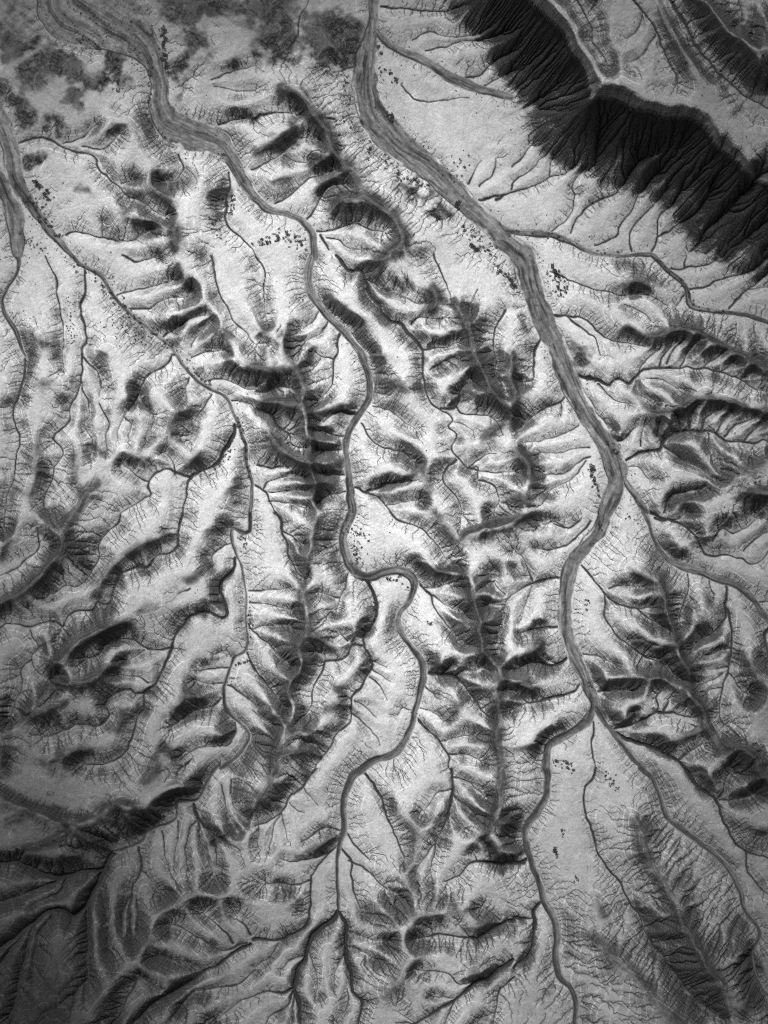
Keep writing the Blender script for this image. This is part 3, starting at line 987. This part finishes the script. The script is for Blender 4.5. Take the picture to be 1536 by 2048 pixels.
# ---- ground colour: dark shale and painted slope shading on the steep flanks, pale clay on gentle ground
en = .06 * streak + .10 * coarse + .14 * edge_n
sr = shale * 1.15 + .0
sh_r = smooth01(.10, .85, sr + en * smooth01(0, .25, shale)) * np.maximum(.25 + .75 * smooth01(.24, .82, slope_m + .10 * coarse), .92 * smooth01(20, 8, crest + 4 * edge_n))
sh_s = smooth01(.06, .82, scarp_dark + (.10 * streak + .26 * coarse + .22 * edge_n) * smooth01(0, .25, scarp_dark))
blot = noise(34, 5, .75)
pat = smooth01(.10, .55, patch + (.45 * blot + .25 * noise(9, 2)) * smooth01(0, .25, patch)) * (.75 + .25 * smooth01(.1, .6, slope))
cut = smooth01(.40, 1.12, .5 * slope + .5 * slope_m + .10 * coarse + .12 * edge_n) * .9  # shading of steep gully sides, painted as a dark fringe by slope
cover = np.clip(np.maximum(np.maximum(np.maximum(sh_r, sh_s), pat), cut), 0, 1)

# ---- attributes of the ground
TG = np.array([  # clay tone on a coarse grid, lens falloff painted in at the edges (rows north to south)
 [.40,.45,.38,.52,.58,.42,.40],
 [.52,.74,.80,.80,.74,.48,.44],
 [.70,.82,.87,.84,.82,.74,.50],
 [.74,.84,.85,.87,.84,.76,.60],
 [.58,.76,.84,.87,.86,.78,.56],
 [.42,.62,.80,.87,.84,.72,.50],
 [.34,.42,.70,.82,.78,.64,.44],
 [.23,.35,.58,.66,.63,.53,.40],
 [.05,.25,.53,.60,.58,.48,.32]], f4)
TGp = np.pad(TG, 1, mode='edge')
def tone_at():
    u = np.clip((GX / 256.0) + 1, 0, 8.0); v = np.clip((GY / 256.0) + 1, 0, 10.0)
    ny, nx = TGp.shape
    big = resize(TGp, (ny - 1) * 40 + 1, (nx - 1) * 40 + 1, 2)
    return big[np.clip((v * 40).astype(int), 0, big.shape[0] - 1), np.clip((u * 40).astype(int), 0, big.shape[1] - 1)]
tone = tone_at() + .045 * noise(90, 3) + .02 * streak * smooth01(.05, .3, slope)
tone = np.where(plateau, np.clip(tone, 0, .62) , tone)
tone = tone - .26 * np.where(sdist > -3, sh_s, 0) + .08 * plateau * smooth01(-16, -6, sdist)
tone_lin = np.clip(((np.clip(tone, .05, 1) + .055) / 1.055) ** 2.4, .01, 1) * 0.72
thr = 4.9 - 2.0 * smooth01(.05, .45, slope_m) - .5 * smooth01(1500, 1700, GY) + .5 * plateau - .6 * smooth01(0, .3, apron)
lines = np.maximum(smooth01(1.5 + .25 * np.clip(gw - 1.6, 0, 3), 0, gsd) * np.clip(.6 + gw / 4, 0, 1), .95 * smooth01(thr, thr + 1.3, flow)) * (1 - wm)  # shade inside gullies painted as dark lines, bolder where they are wide
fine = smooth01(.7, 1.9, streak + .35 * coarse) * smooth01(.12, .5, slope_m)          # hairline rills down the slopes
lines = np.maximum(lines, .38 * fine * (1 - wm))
# dark lines in washes: thread down the bed, painted shade along one bank
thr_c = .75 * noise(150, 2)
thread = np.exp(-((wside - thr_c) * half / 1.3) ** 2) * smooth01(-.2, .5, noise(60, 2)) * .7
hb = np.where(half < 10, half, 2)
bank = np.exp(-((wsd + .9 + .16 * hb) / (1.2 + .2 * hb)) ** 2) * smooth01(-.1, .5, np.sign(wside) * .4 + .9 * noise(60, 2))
low = chan * (half < 12) * smooth01(1400, 1560, GY) * np.clip(.75 + .3 * bars, .2, .95) * smooth01(-.55, .25, wside + .5 * noise(90, 2))  # bank shade painted over the west side of the lower washes
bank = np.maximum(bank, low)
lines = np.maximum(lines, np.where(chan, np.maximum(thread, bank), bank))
gn = np.clip(half, 2, 22) * .45 * noise(26, 4, .65)
gravel = smooth01(1.0, -1.6 - .12 * np.clip(half, 2, 22), wsd + np.where(wsd < 6, gn, 0)) * (wsd < 8)
pale_crest = np.maximum(smooth01(5, 1.0, crest + 3.5 * edge_n) * .45 * smooth01(-.2, .7, noise(22, 4, .75)), plateau * smooth01(-14, -4, sdist) * .5)
elev = (hm - tilt)

# ---- the mesh: one regular sheet inside the frame, its rim stretched far outward
RIM = 30
grow = DX * np.cumsum(1.2 ** np.arange(1, RIM + 1))
def pad(a): return np.pad(a, RIM, mode='reflect')
vx = np.concatenate([gx[0] - grow[::-1], gx, gx[-1] + grow]); vy = np.concatenate([gy[0] - grow[::-1], gy, gy[-1] + grow])
H = pad(h); MY, MX = H.shape
VX, VY = np.meshgrid((vx - CX) * PX, -(vy - CY) * PX)
co = np.stack([VX, VY, H], -1).reshape(-1, 3).astype(f4)
Ty = np.gradient(H, axis=0) / np.gradient(VY, axis=0); Tx = np.gradient(H, axis=1) / np.gradient(VX, axis=1)
nrm = np.stack([-Tx, -Ty, np.ones_like(H)], -1); nrm /= np.linalg.norm(nrm, axis=-1, keepdims=True)
nrm = nrm.reshape(-1, 3).astype(f4)
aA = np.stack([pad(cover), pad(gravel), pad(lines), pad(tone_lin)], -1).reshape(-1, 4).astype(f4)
aB = np.stack([pad(pale_crest), pad(elev), pad(.6 * streak + .6 * coarse), pad(bars)], -1).reshape(-1, 4).astype(f4)
aC = pad(slope_m).ravel().astype(f4)

# ---- ground material
def ground_material():
    m = bpy.data.materials.new('badlands_ground'); m.use_nodes = True
    nt = m.node_tree; N = nt.nodes; N.clear(); L = nt.links
    def node(t, **kw):
        n = N.new(t)
        for k, v in kw.items(): setattr(n, k, v)
        return n
    def val(x): return x
    def sock(n, name, x):
        s = n.inputs[name]
        if hasattr(x, 'is_output'): L.new(x, s)
        else: s.default_value = x
    def math_(op, a, b=0.0, c=None, clamp=False):
        n = node('ShaderNodeMath', operation=op, use_clamp=clamp)
        sock(n, 0, a); sock(n, 1, b)
        if c is not None: sock(n, 2, c)
        return n.outputs[0]
    def mixf(f, a, b):
        n = node('ShaderNodeMix', data_type='FLOAT')
        sock(n, 0, f); sock(n, 2, a); sock(n, 3, b)
        return n.outputs[0]
    def maprange(x, a, b, c, d):
        n = node('ShaderNodeMapRange')
        sock(n, 0, x); sock(n, 1, a); sock(n, 2, b); sock(n, 3, c); sock(n, 4, d)
        return n.outputs[0]
    geo = node('ShaderNodeNewGeometry').outputs['Position']
    def tex(scale, detail=2.0, rough=.55):
        n = node('ShaderNodeTexNoise'); n.noise_dimensions = '3D'
        L.new(geo, n.inputs['Vector']); n.inputs['Scale'].default_value = scale; n.inputs['Detail'].default_value = detail; n.inputs['Roughness'].default_value = rough
        return n.outputs[0]
    A_ = node('ShaderNodeAttribute', attribute_name='ground_a'); B_ = node('ShaderNodeAttribute', attribute_name='ground_b')
    sa = node('ShaderNodeSeparateColor'); L.new(A_.outputs['Color'], sa.inputs[0])
    sb = node('ShaderNodeSeparateColor'); L.new(B_.outputs['Color'], sb.inputs[0])
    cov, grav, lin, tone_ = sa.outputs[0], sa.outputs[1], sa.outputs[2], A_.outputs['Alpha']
    pal, ele, stk = sb.outputs[0], sb.outputs[1], sb.outputs[2]
    grain = tex(2.2, 2.0, .7); patch = tex(.16, 3.0); mid = tex(.7, 3.0, .6)
    g1 = maprange(grain, .25, .75, .76, 1.24)
    g2 = maprange(patch, .25, .75, .88, 1.12)
    g3 = maprange(mid, .25, .75, .86, 1.14)
    clay = math_('MULTIPLY', math_('MULTIPLY', tone_, g1), math_('MULTIPLY', g2, g3))
    # thin beds in the shale: pale and dark laminae at fixed elevations
    w = math_('ADD', math_('MULTIPLY', ele, 5.2), math_('MULTIPLY', patch, 5.0))
    band = math_('SINE', w)
    band2 = math_('SINE', math_('MULTIPLY', w, 2.37))
    lam = math_('ADD', math_('MULTIPLY', band, .5), math_('MULTIPLY', band2, .5))
    lam_p = maprange(lam, .45, .85, 0.0, 1.0)
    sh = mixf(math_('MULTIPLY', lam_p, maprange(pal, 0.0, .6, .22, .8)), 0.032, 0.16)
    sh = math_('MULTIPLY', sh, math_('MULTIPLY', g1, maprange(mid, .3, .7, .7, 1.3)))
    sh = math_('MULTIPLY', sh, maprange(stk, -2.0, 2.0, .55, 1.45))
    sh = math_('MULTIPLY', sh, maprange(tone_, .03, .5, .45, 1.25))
    slp = node('ShaderNodeAttribute', attribute_name='ground_c').outputs['Fac']
    lam_c = math_('MULTIPLY', lam, maprange(slp, .15, .5, 0.0, .10))
    lam_c = math_('ADD', lam_c, math_('MULTIPLY', lam_p, math_('MULTIPLY', maprange(slp, .16, .5, 0.0, .55), maprange(tone_, .15, .5, 1.0, .35))))
    clay = math_('MULTIPLY', clay, math_('ADD', 1.0, lam_c))
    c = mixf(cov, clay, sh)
    c = mixf(math_('MULTIPLY', pal, .5), c, math_('MULTIPLY', maprange(tone_, .03, .5, .10, .24), maprange(mid, .3, .7, .5, 1.5)))
    # gravel of the dry beds, with finer and coarser bars
    gr = math_('MULTIPLY', maprange(tex(.45, 4.0, .7), .3, .7, .05, .13), maprange(grain, .25, .75, .76, 1.24))
    gr = math_('MULTIPLY', gr, maprange(tone_, .03, .5, .55, 1.15))
    gr = math_('MULTIPLY', gr, maprange(B_.outputs['Alpha'], -1.3, 1.3, .38, 2.1))
    c = mixf(grav, c, gr)
    # near-black lines: painted shade of gullies, rills and banks, plus bed threads
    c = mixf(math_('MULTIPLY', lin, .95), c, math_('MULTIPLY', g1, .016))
    comb = node('ShaderNodeCombineColor')
    for i in range(3): L.new(c, comb.inputs[i])
    bs = node('ShaderNodeBsdfPrincipled')
    L.new(comb.outputs[0], bs.inputs['Base Color']); bs.inputs['Roughness'].default_value = 0.95
    bs.inputs['Specular IOR Level'].default_value = 0.12
    bmp = node('ShaderNodeBump'); bmp.inputs['Strength'].default_value = 0.55; bmp.inputs['Distance'].default_value = 0.12
    L.new(math_('ADD', tex(1.6, 3.0, .65), math_('MULTIPLY', grain, .5)), bmp.inputs['Height']); L.new(bmp.outputs[0], bs.inputs['Normal'])
    out = node('ShaderNodeOutputMaterial'); L.new(bs.outputs[0], out.inputs[0])
    return m
GROUND = ground_material()

# ---- cut the sheet into the pieces of country one can name
piece = np.zeros((NY, NX), np.int16)
PIECES = [('terrain', 'pale eroded badlands clay cut by a branching net of dark gullies', 'terrain')]
def add_piece(name, label, cat, mask):
    PIECES.append((name, label, cat)); piece[mask] = len(PIECES) - 1
RIDGES = [  # a surveyed point near the divide, reach px, label
 ([(562,177),(655,285),(805,487)], 'long straight dark ridge between the two upper washes'),
 ([(583,660),(618,812),(630,950),(637,1012),(605,1200),(545,1500)], 'longest dark ridge, running down the centre left of the bending wash'),
 ([(915,625),(980,790)], 'dark spiky ridge left of the broad right wash'),
 ([(1045,920)], 'small dark flat topped knoll with ringed summit left of the right wash'),
 ([(925,1140),(990,1350),(990,1500)], 'dark ridge running down below the curved crest right of centre'),
 ([(1324,1180),(1370,1340),(1420,1480)], 'dark ridge with pale beaded crest at right, below the forked wash'),
 ([(1290,1700),(1390,1890)], 'tall tapering dark ridge with a pale knife crest at lower right'),
 ([(1200,1900),(1300,1990)], 'low grey ridge with pale rim beside the tall ridge at lower right'),
 ([(1280,660),(1400,680)], 'upper of two dark combed ridges at the right edge'),
 ([(1340,800),(1450,810)], 'lower of two dark combed ridges at the right edge, with pale crest'),
 ([(340,440),(315,380)], 'dark forked ridge in the upper left between two washes'),
 ([(150,1060),(100,1160)], 'dark curved ridge at the left edge'),
 ([(160,1290),(230,1250)], 'dark oval ridge at lower left with ribbed flanks'),
 ([(130,1610),(230,1595)], 'dark ridge with thin pale rim at lower left'),
]
seg_of = {}
for n, (wl, wr, dl, dr, pts) in enumerate(ridges):
    P = curve(pts)[:, :2]
    bestk, bd = None, 30.0
    for k, (marks, lab) in enumerate(RIDGES):
        for a in marks:
            dd = np.hypot(P[:, 0] - a[0], P[:, 1] - a[1]).min()
            if dd < bd: bestk, bd = k, dd
    seg_of[n + 1] = bestk
lut = np.full(len(ridges) + 1, -1)
for n, k in seg_of.items():
    if k is not None: lut[n] = k
rk = lut[rid]
add_piece('plateau', 'grey tilted plateau behind the black escarpment in the upper right', 'plateau', plateau & (sdist < -2))
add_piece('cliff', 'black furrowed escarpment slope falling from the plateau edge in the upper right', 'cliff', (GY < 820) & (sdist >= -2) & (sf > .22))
for k, (marks, lab) in enumerate(RIDGES):
    add_piece('ridge', lab, 'ridge', (rk == k) & (F > .22) & (wsd > 1) & (piece == 0))
WL = {'W1': 'long winding grey dry wash from the upper left corner down the middle',
      'W2': 'broadest grey dry wash, from the top middle down the right side',
      'W3': 'narrow dark dry wash along the foot of the black escarpment',
      'W4': 'narrow dry wash lined with shrubs, from the left edge to the lower left',
      'W5': 'curving dry wash branching right from the broad wash',
      'W6': 'deep dark dry wash at the lower right, beside the tall tapering ridge',
      'W7': 'short grey dry wash at the left edge',
      'W8': 'braided grey dry wash fanning from the top middle towards the escarpment'}
for i, n in enumerate(WNAMES):
    add_piece('dry_wash', WL[n], 'dry wash', (wsd < 0) & (wid == i + 1))
pc = pad(piece)[:-1, :-1].ravel()
ii = np.arange(MY * MX).reshape(MY, MX)
quads = np.stack([ii[:-1, :-1], ii[1:, :-1], ii[1:, 1:], ii[:-1, 1:]], -1).reshape(-1, 4)
def link(o, **props):
    scene.collection.objects.link(o)
    for k, v in props.items(): o[k] = v
    return o
for pi, (name, label, cat) in enumerate(PIECES):
    q = quads[pc == pi]
    if len(q) == 0: continue
    used = np.zeros(MY * MX, bool); used[q.ravel()] = True
    remap = np.cumsum(used) - 1
    me = bpy.data.meshes.new(name)
    nv, nf = int(used.sum()), len(q)
    me.vertices.add(nv); me.loops.add(nf * 4); me.polygons.add(nf)
    me.vertices.foreach_set('co', co[used].ravel())
    me.loops.foreach_set('vertex_index', remap[q].ravel().astype(np.int32))
    me.polygons.foreach_set('loop_start', np.arange(0, nf * 4, 4, dtype=np.int32))
    me.polygons.foreach_set('use_smooth', np.ones(nf, bool))
    me.update(calc_edges=True)
    at = me.attributes.new('ground_c', 'FLOAT', 'POINT'); at.data.foreach_set('value', aC[used])
    for an, arr in (('ground_a', aA), ('ground_b', aB)):
        at = me.attributes.new(an, 'FLOAT_COLOR', 'POINT'); at.data.foreach_set('color', arr[used].ravel())
    me.normals_split_custom_set_from_vertices(nrm[used])
    me.materials.append(GROUND)
    link(bpy.data.objects.new(name, me), kind='structure', label=label, category=cat)

# ------------------------------------------------------------------ desert shrubs
def shrub_material():
    m = bpy.data.materials.new('dark_foliage'); m.use_nodes = True
    nt = m.node_tree; bs = nt.nodes['Principled BSDF']
    g = nt.nodes.new('ShaderNodeNewGeometry'); n = nt.nodes.new('ShaderNodeTexNoise'); n.inputs['Scale'].default_value = 5.0
    nt.links.new(g.outputs['Position'], n.inputs['Vector'])
    r = nt.nodes.new('ShaderNodeValToRGB'); r.color_ramp.elements[0].color = (.012, .012, .012, 1); r.color_ramp.elements[1].color = (.06, .06, .06, 1)
    nt.links.new(n.outputs[0], r.inputs[0]); nt.links.new(r.outputs[0], bs.inputs['Base Color']); bs.inputs['Roughness'].default_value = .9
    return m
SHRUB = shrub_material()
def shrub_geo(seed, n=56):
    """Unit shrub (radius about 0.5): short stems carrying leaf clumps over an uneven dome."""
    r = np.random.default_rng(seed); V, Fc = [], []
    lob = r.uniform(.7, 1.1, 5); ph = r.uniform(0, 6.28)
    for k in range(n):
        a = r.uniform(0, 2 * math.pi); e = math.acos(r.uniform(.05, 1)); rad = .45 * (1 + .28 * math.sin(2 * a + ph)) * r.uniform(.55, 1.05)
        c = np.array([math.cos(a) * math.sin(e), math.sin(a) * math.sin(e), .75 * math.cos(e)]) * rad + [0, 0, .08]
        u = r.standard_normal(3); u /= np.linalg.norm(u); v = np.cross(u, r.standard_normal(3)); v /= np.linalg.norm(v)
        s = r.uniform(.07, .15); b = len(V)
        V += [tuple(c + s * (-u)), tuple(c + .55 * s * v), tuple(c + s * u), tuple(c - .55 * s * v)]; Fc.append((b, b + 1, b + 2, b + 3))
    for k in range(6):
        a = 2 * math.pi * k / 6 + r.uniform(-.3, .3); b = len(V); t = np.array([math.cos(a) * .3, math.sin(a) * .3, .28]); w = np.array([-math.sin(a), math.cos(a), 0]) * .02
        V += [tuple(-w + [0, 0, -.12]), tuple(w + [0, 0, -.12]), tuple(t)]; Fc.append((b, b + 1, b + 2))
    return V, Fc
SG = [shrub_geo(100 + k) for k in range(6)]
SM = []
for V, Fc in SG:
    me = bpy.data.meshes.new('desert_shrub'); me.from_pydata(V, [], Fc); me.materials.append(SHRUB); SM.append(me)
def ground_z(x, y):
    u = np.clip((x - X0) / DX, 0, NX - 1.01); v = np.clip((y - Y0) / DX, 0, NY - 1.01)
    i, j = int(u), int(v); a, b = u - i, v - j
    return float((h[j, i] * (1 - a) + h[j, i + 1] * a) * (1 - b) + (h[j + 1, i] * (1 - a) + h[j + 1, i + 1] * a) * b)
# clusters: polyline, spread px, how many, size px (min, max), label, group
CL = [
 ([(330,48),(325,75),(327,110),(336,145)], 5, 34, 4, 8, 'dark shrub in the dense row on the right bank of the upper left wash'),
 ([(230,102),(232,130),(234,160),(236,186)], 5, 22, 3, 6, 'dark shrub in the vertical line just left of the upper left wash'),
 ([(148,70),(170,78),(194,88)], 4, 14, 3, 6, 'dark shrub on the edge of the grey fan near the top left'),
 ([(150,30),(200,45),(250,60),(290,95)], 26, 60, 2, 3.6, 'small shrub dotted over the grey bed of the upper left wash'),
 ([(292,115),(297,150),(294,200),(297,262)], 6, 20, 3, 5, 'dark shrub on the left bank of the upper left wash'),
 ([(310,245),(360,300),(420,300),(470,330)], 12, 26, 2.4, 4.5, 'small shrub along the bend of the upper left wash'),
 ([(68,360),(82,378),(97,396)], 6, 32, 4, 8, 'dark shrub in the thick clump beside the left wash'),
 ([(52,390),(80,425),(118,480)], 8, 44, 3, 5.5, 'dark shrub lining the left wash below the thick clump'),
 ([(45,468),(70,495),(100,505)], 10, 26, 2.4, 4, 'small shrub on the pale spit left of the left wash'),
 ([(464,392),(463,415),(460,434)], 4, 18, 3, 6.5, 'dark shrub in the small upright cluster left of the upper bend'),
 ([(415,425),(435,463),(448,500)], 5, 12, 2.4, 5, 'small shrub on the pale flat below the upper left hill'),
 ([(522,490),(545,475),(575,470),(605,492)], 9, 62, 3, 6.5, 'dark shrub in the scattered cluster on the pale flat inside the upper middle bend'),
 ([(755,85),(762,105)], 3, 7, 4, 7, 'dark shrub in the row at the head of the broad right wash'),
 ([(755,130),(778,140),(800,165)], 5, 18, 3, 5.5, 'dark shrub on the grey bar right of the broad wash near the top'),
 ([(685,130),(695,180),(692,235),(715,275)], 8, 24, 3, 5, 'dark shrub on the pale bank left of the broad wash near the top'),
 ([(779,217),(783,232),(788,247)], 3, 12, 4, 6.5, 'dark shrub in the short string inside the first bend of the broad wash'),
 ([(740,275),(738,308),(735,323)], 3, 9, 4, 7, 'dark shrub along the short rill left of the broad wash'),
 ([(765,310),(785,335),(805,350)], 10, 20, 3, 6, 'dark shrub on the grey terrace left of the broad wash'),
 ([(815,357),(840,365),(868,372)], 6, 18, 3.4, 7, 'dark shrub in the belt crossing the terrace left of the broad wash'),
 ([(863,425),(868,430),(875,436)], 2.5, 8, 6, 9, 'large dark shrub in the solid clump on the terrace left of the broad wash'),
 ([(917,402),(915,416)], 2.5, 7, 5, 8, 'large dark shrub in the upright clump beside the terrace rill'),
 ([(940,488),(946,495),(955,503)], 3, 9, 5, 8, 'large dark shrub in the slanting clump at the terrace end'),
 ([(915,458),(945,470),(985,500)], 14, 30, 3, 6, 'dark shrub scattered over the lower terrace left of the broad wash'),
 ([(990,516),(1000,545),(1018,552),(1030,575)], 5, 22, 4, 8, 'dark shrub in the curved line at the lower tip of the terrace'),
 ([(1100,542),(1113,560),(1130,575),(1110,595)], 10, 46, 3, 6, 'dark shrub in the scattered cluster right of the broad wash, beside the terrace tip'),
 ([(1105,530),(1112,548),(1127,560)], 2.5, 12, 4, 7, 'dark shrub along the gully above the scattered right bank cluster'),
 ([(1024,458),(1110,472),(1145,487),(1240,513),(1310,516)], 6, 26, 2.6, 5, 'dark shrub along the narrow wash below the escarpment'),
 ([(1325,525),(1360,560),(1385,600),(1400,620),(1450,625)], 6, 26, 3, 5, 'dark shrub in the lower narrow wash near the right edge'),
 ([(1175,755),(1187,757),(1197,765)], 4, 13, 3.4, 6, 'dark shrub at the mouth of the wriggling gully right of the broad wash'),
 ([(1183,930),(1184,950),(1190,970),(1196,990)], 4, 32, 3.4, 7, 'dark shrub in the upright row left of the broad wash above its fork'),
 ([(1212,882),(1222,898),(1236,912)], 4, 18, 3, 5.5, 'dark shrub along the right edge of the broad wash above its fork'),
 ([(150,522),(200,560),(240,610),(300,660),(370,720),(430,780)], 9, 74, 3, 6, 'dark shrub lining the straight stretch of the left wash'),
 ([(228,640),(262,655),(285,700)], 22, 60, 2.2, 4, 'small shrub in the fan of dots below the straight left wash'),
 ([(135,590),(140,640),(145,690)], 10, 40, 2.2, 3.6, 'small shrub dotted along the faint rill in the left plain'),
 ([(462,880),(455,910),(440,930),(420,955)], 8, 34, 2.8, 5.5, 'dark shrub along the branch gully left of centre'),
 ([(475,830),(487,870),(493,905),(500,955)], 6, 26, 3, 6, 'dark shrub lining the left wash beside the central ridge'),
 ([(475,1065),(490,1080),(488,1100)], 6, 16, 2.6, 5, 'dark shrub at the tight bend of the left wash'),
 ([(497,1190),(500,1260),(497,1300)], 4, 14, 2.6, 4.5, 'small shrub on the right bank of the lower left wash'),
 ([(475,1328),(488,1322),(500,1322)], 3, 12, 3, 5.5, 'dark shrub in the short row right of the lower left wash'),
 ([(700,1055),(722,1072),(718,1100),(710,1130)], 12, 48, 2.8, 5.5, 'dark shrub on the pale bar inside the bend of the middle wash'),
 ([(727,1158),(737,1165),(742,1178)], 3, 14, 4, 7.5, 'dark shrub at the elbow of the middle wash'),
 ([(773,1154),(785,1160),(795,1161)], 2.5, 9, 4, 7, 'dark shrub in the clump under the middle wash crossing'),
 ([(790,1139),(818,1177)], 3, 6, 4, 7, 'dark shrub on the outer bank of the middle wash elbow'),
 ([(749,1205),(750,1235),(731,1265)], 3, 12, 3, 5.5, 'dark shrub along the side channel below the middle wash elbow'),
 ([(855,1246),(862,1245)], 3, 6, 3, 5, 'dark shrub in the tiny cluster right of the middle wash'),
 ([(1168,1200),(1177,1205),(1170,1222)], 5, 8, 3, 6, 'dark shrub in the small group right of the lower broad wash'),
 ([(1118,1522),(1135,1525),(1148,1545)], 8, 22, 3, 6, 'dark shrub in the cluster between the two lower right washes'),
 ([(1205,1540),(1225,1560),(1230,1578)], 10, 20, 2.8, 5, 'small shrub scattered right of the cluster between the lower right washes'),
 ([(1107,1690),(1109,1697),(1112,1706)], 3, 9, 4, 7, 'dark shrub in the upright clump near the lower right wash'),
 ([(1120,1655),(1125,1665)], 5, 7, 3, 4.5, 'small shrub above the upright clump near the lower right wash'),
 ([(1150,1745),(1143,1765),(1155,1748)], 3, 5, 3, 5.5, 'dark shrub standing alone below the upright clump at lower right'),
 ([(1244,1800),(1253,1808)], 3, 4, 3, 5, 'dark shrub in the small pair left of the tall tapering ridge'),
 ([(1199,1040),(1205,1055),(1200,1065)], 3, 12, 2.6, 4.5, 'small shrub on the left margin of the broad wash below its fork'),
 ([(1252,1030),(1262,1040),(1270,1045)], 6, 9, 2.6, 4, 'small shrub on the pale wedge below the wash fork'),
 ([(900,330),(930,345),(905,300)], 14, 16, 2.4, 4.5, 'small shrub on the pale flat right of the broad wash'),
 ([(1178,1360),(1180,1375)], 3, 7, 2.6, 4.5, 'small shrub on the right margin of the lower broad wash'),
]
cand = []
for ci, (P, sp, n, s0, s1, lab) in enumerate(CL):
    P = np.array(P, float); seg = np.hypot(*np.diff(P, axis=0).T); cum = np.concatenate([[0], np.cumsum(seg)])
    for k in range(n):
        u = rng.uniform(0, cum[-1]); i = min(np.searchsorted(cum, u, 'right') - 1, len(seg) - 1); a = (u - cum[i]) / seg[i]
        x, y = P[i] * (1 - a) + P[i + 1] * a + rng.standard_normal(2) * sp * .75
        size = s0 + (s1 - s0) * rng.uniform() ** 1.8
        cand.append((size, ci, x, y))
cand.sort(reverse=True)
def place(x, y): return ((x - CX) * PX, -(y - CY) * PX, ground_z(x, y) - .02)
# the shrub that stands out of each cluster, by size or by its place at an end, is told apart in its label
special = {}
for ci in range(len(CL)):
    mem = [k for k in range(300) if cand[k][1] == ci]
    base_l = CL[ci][5].split(' ', 1)[1] if len(mem) > 1 else None
    if not base_l: continue
    special[mem[0]] = 'largest ' + base_l
    for word, key in (('topmost ', lambda k: cand[k][3]), ('lowest ', lambda k: -cand[k][3]), ('leftmost ', lambda k: cand[k][2]), ('rightmost ', lambda k: -cand[k][2])):
        rest = sorted(mem, key=key)
        if rest[0] not in special and len(mem) > 3:
            special[rest[0]] = word + base_l
for k_, (size, ci, x, y) in enumerate(cand[:300]):
    o = bpy.data.objects.new('desert_shrub', SM[int(rng.integers(6))])
    o.location = place(x, y); o.rotation_euler = (0, 0, rng.uniform(0, 6.28))
    s = size * PX * 1.4; o.scale = (s * rng.uniform(.85, 1.15), s * rng.uniform(.85, 1.15), s * rng.uniform(.8, 1.05))
    link(o, label=special.get(k_, CL[ci][5]), category='shrub', group=CL[ci][5].replace('dark shrub', 'shrubs').replace('small shrub', 'shrubs'))
small = [(s, x, y) for s, ci, x, y in cand[300:]]
k = 0
while k < 900:                                        # lone tufts along banks and over the flats
    x, y = rng.uniform(0, 1536), rng.uniform(0, 1500)
    j, i = int((y - Y0) / DX), int((x - X0) / DX)
    near = wsd[j, i]
    if rng.uniform() < (.9 if 0 < near < 14 else .14 if near < 0 else .03) and cover[j, i] < .3:
        small.append((rng.uniform(1.4, 2.8), x, y)); k += 1
V, Fc = [], []
for s, x, y in small:
    vv, ff = SG[int(rng.integers(6))]; b = len(V); a = rng.uniform(0, 6.28); c, sn = math.cos(a), math.sin(a); lx, ly, lz = place(x, y); q = s * PX * 1.4
    V += [(lx + q * (c * p[0] - sn * p[1]), ly + q * (sn * p[0] + c * p[1]), lz + q * p[2]) for p in vv]
    Fc += [tuple(b + i for i in f_) for f_ in ff]
me = bpy.data.meshes.new('scattered_brush'); me.from_pydata(V, [], Fc); me.materials.append(SHRUB)
link(bpy.data.objects.new('scattered_brush', me), kind='stuff', label='tiny dark desert tufts sprinkled over the flats and wash banks', category='brush')
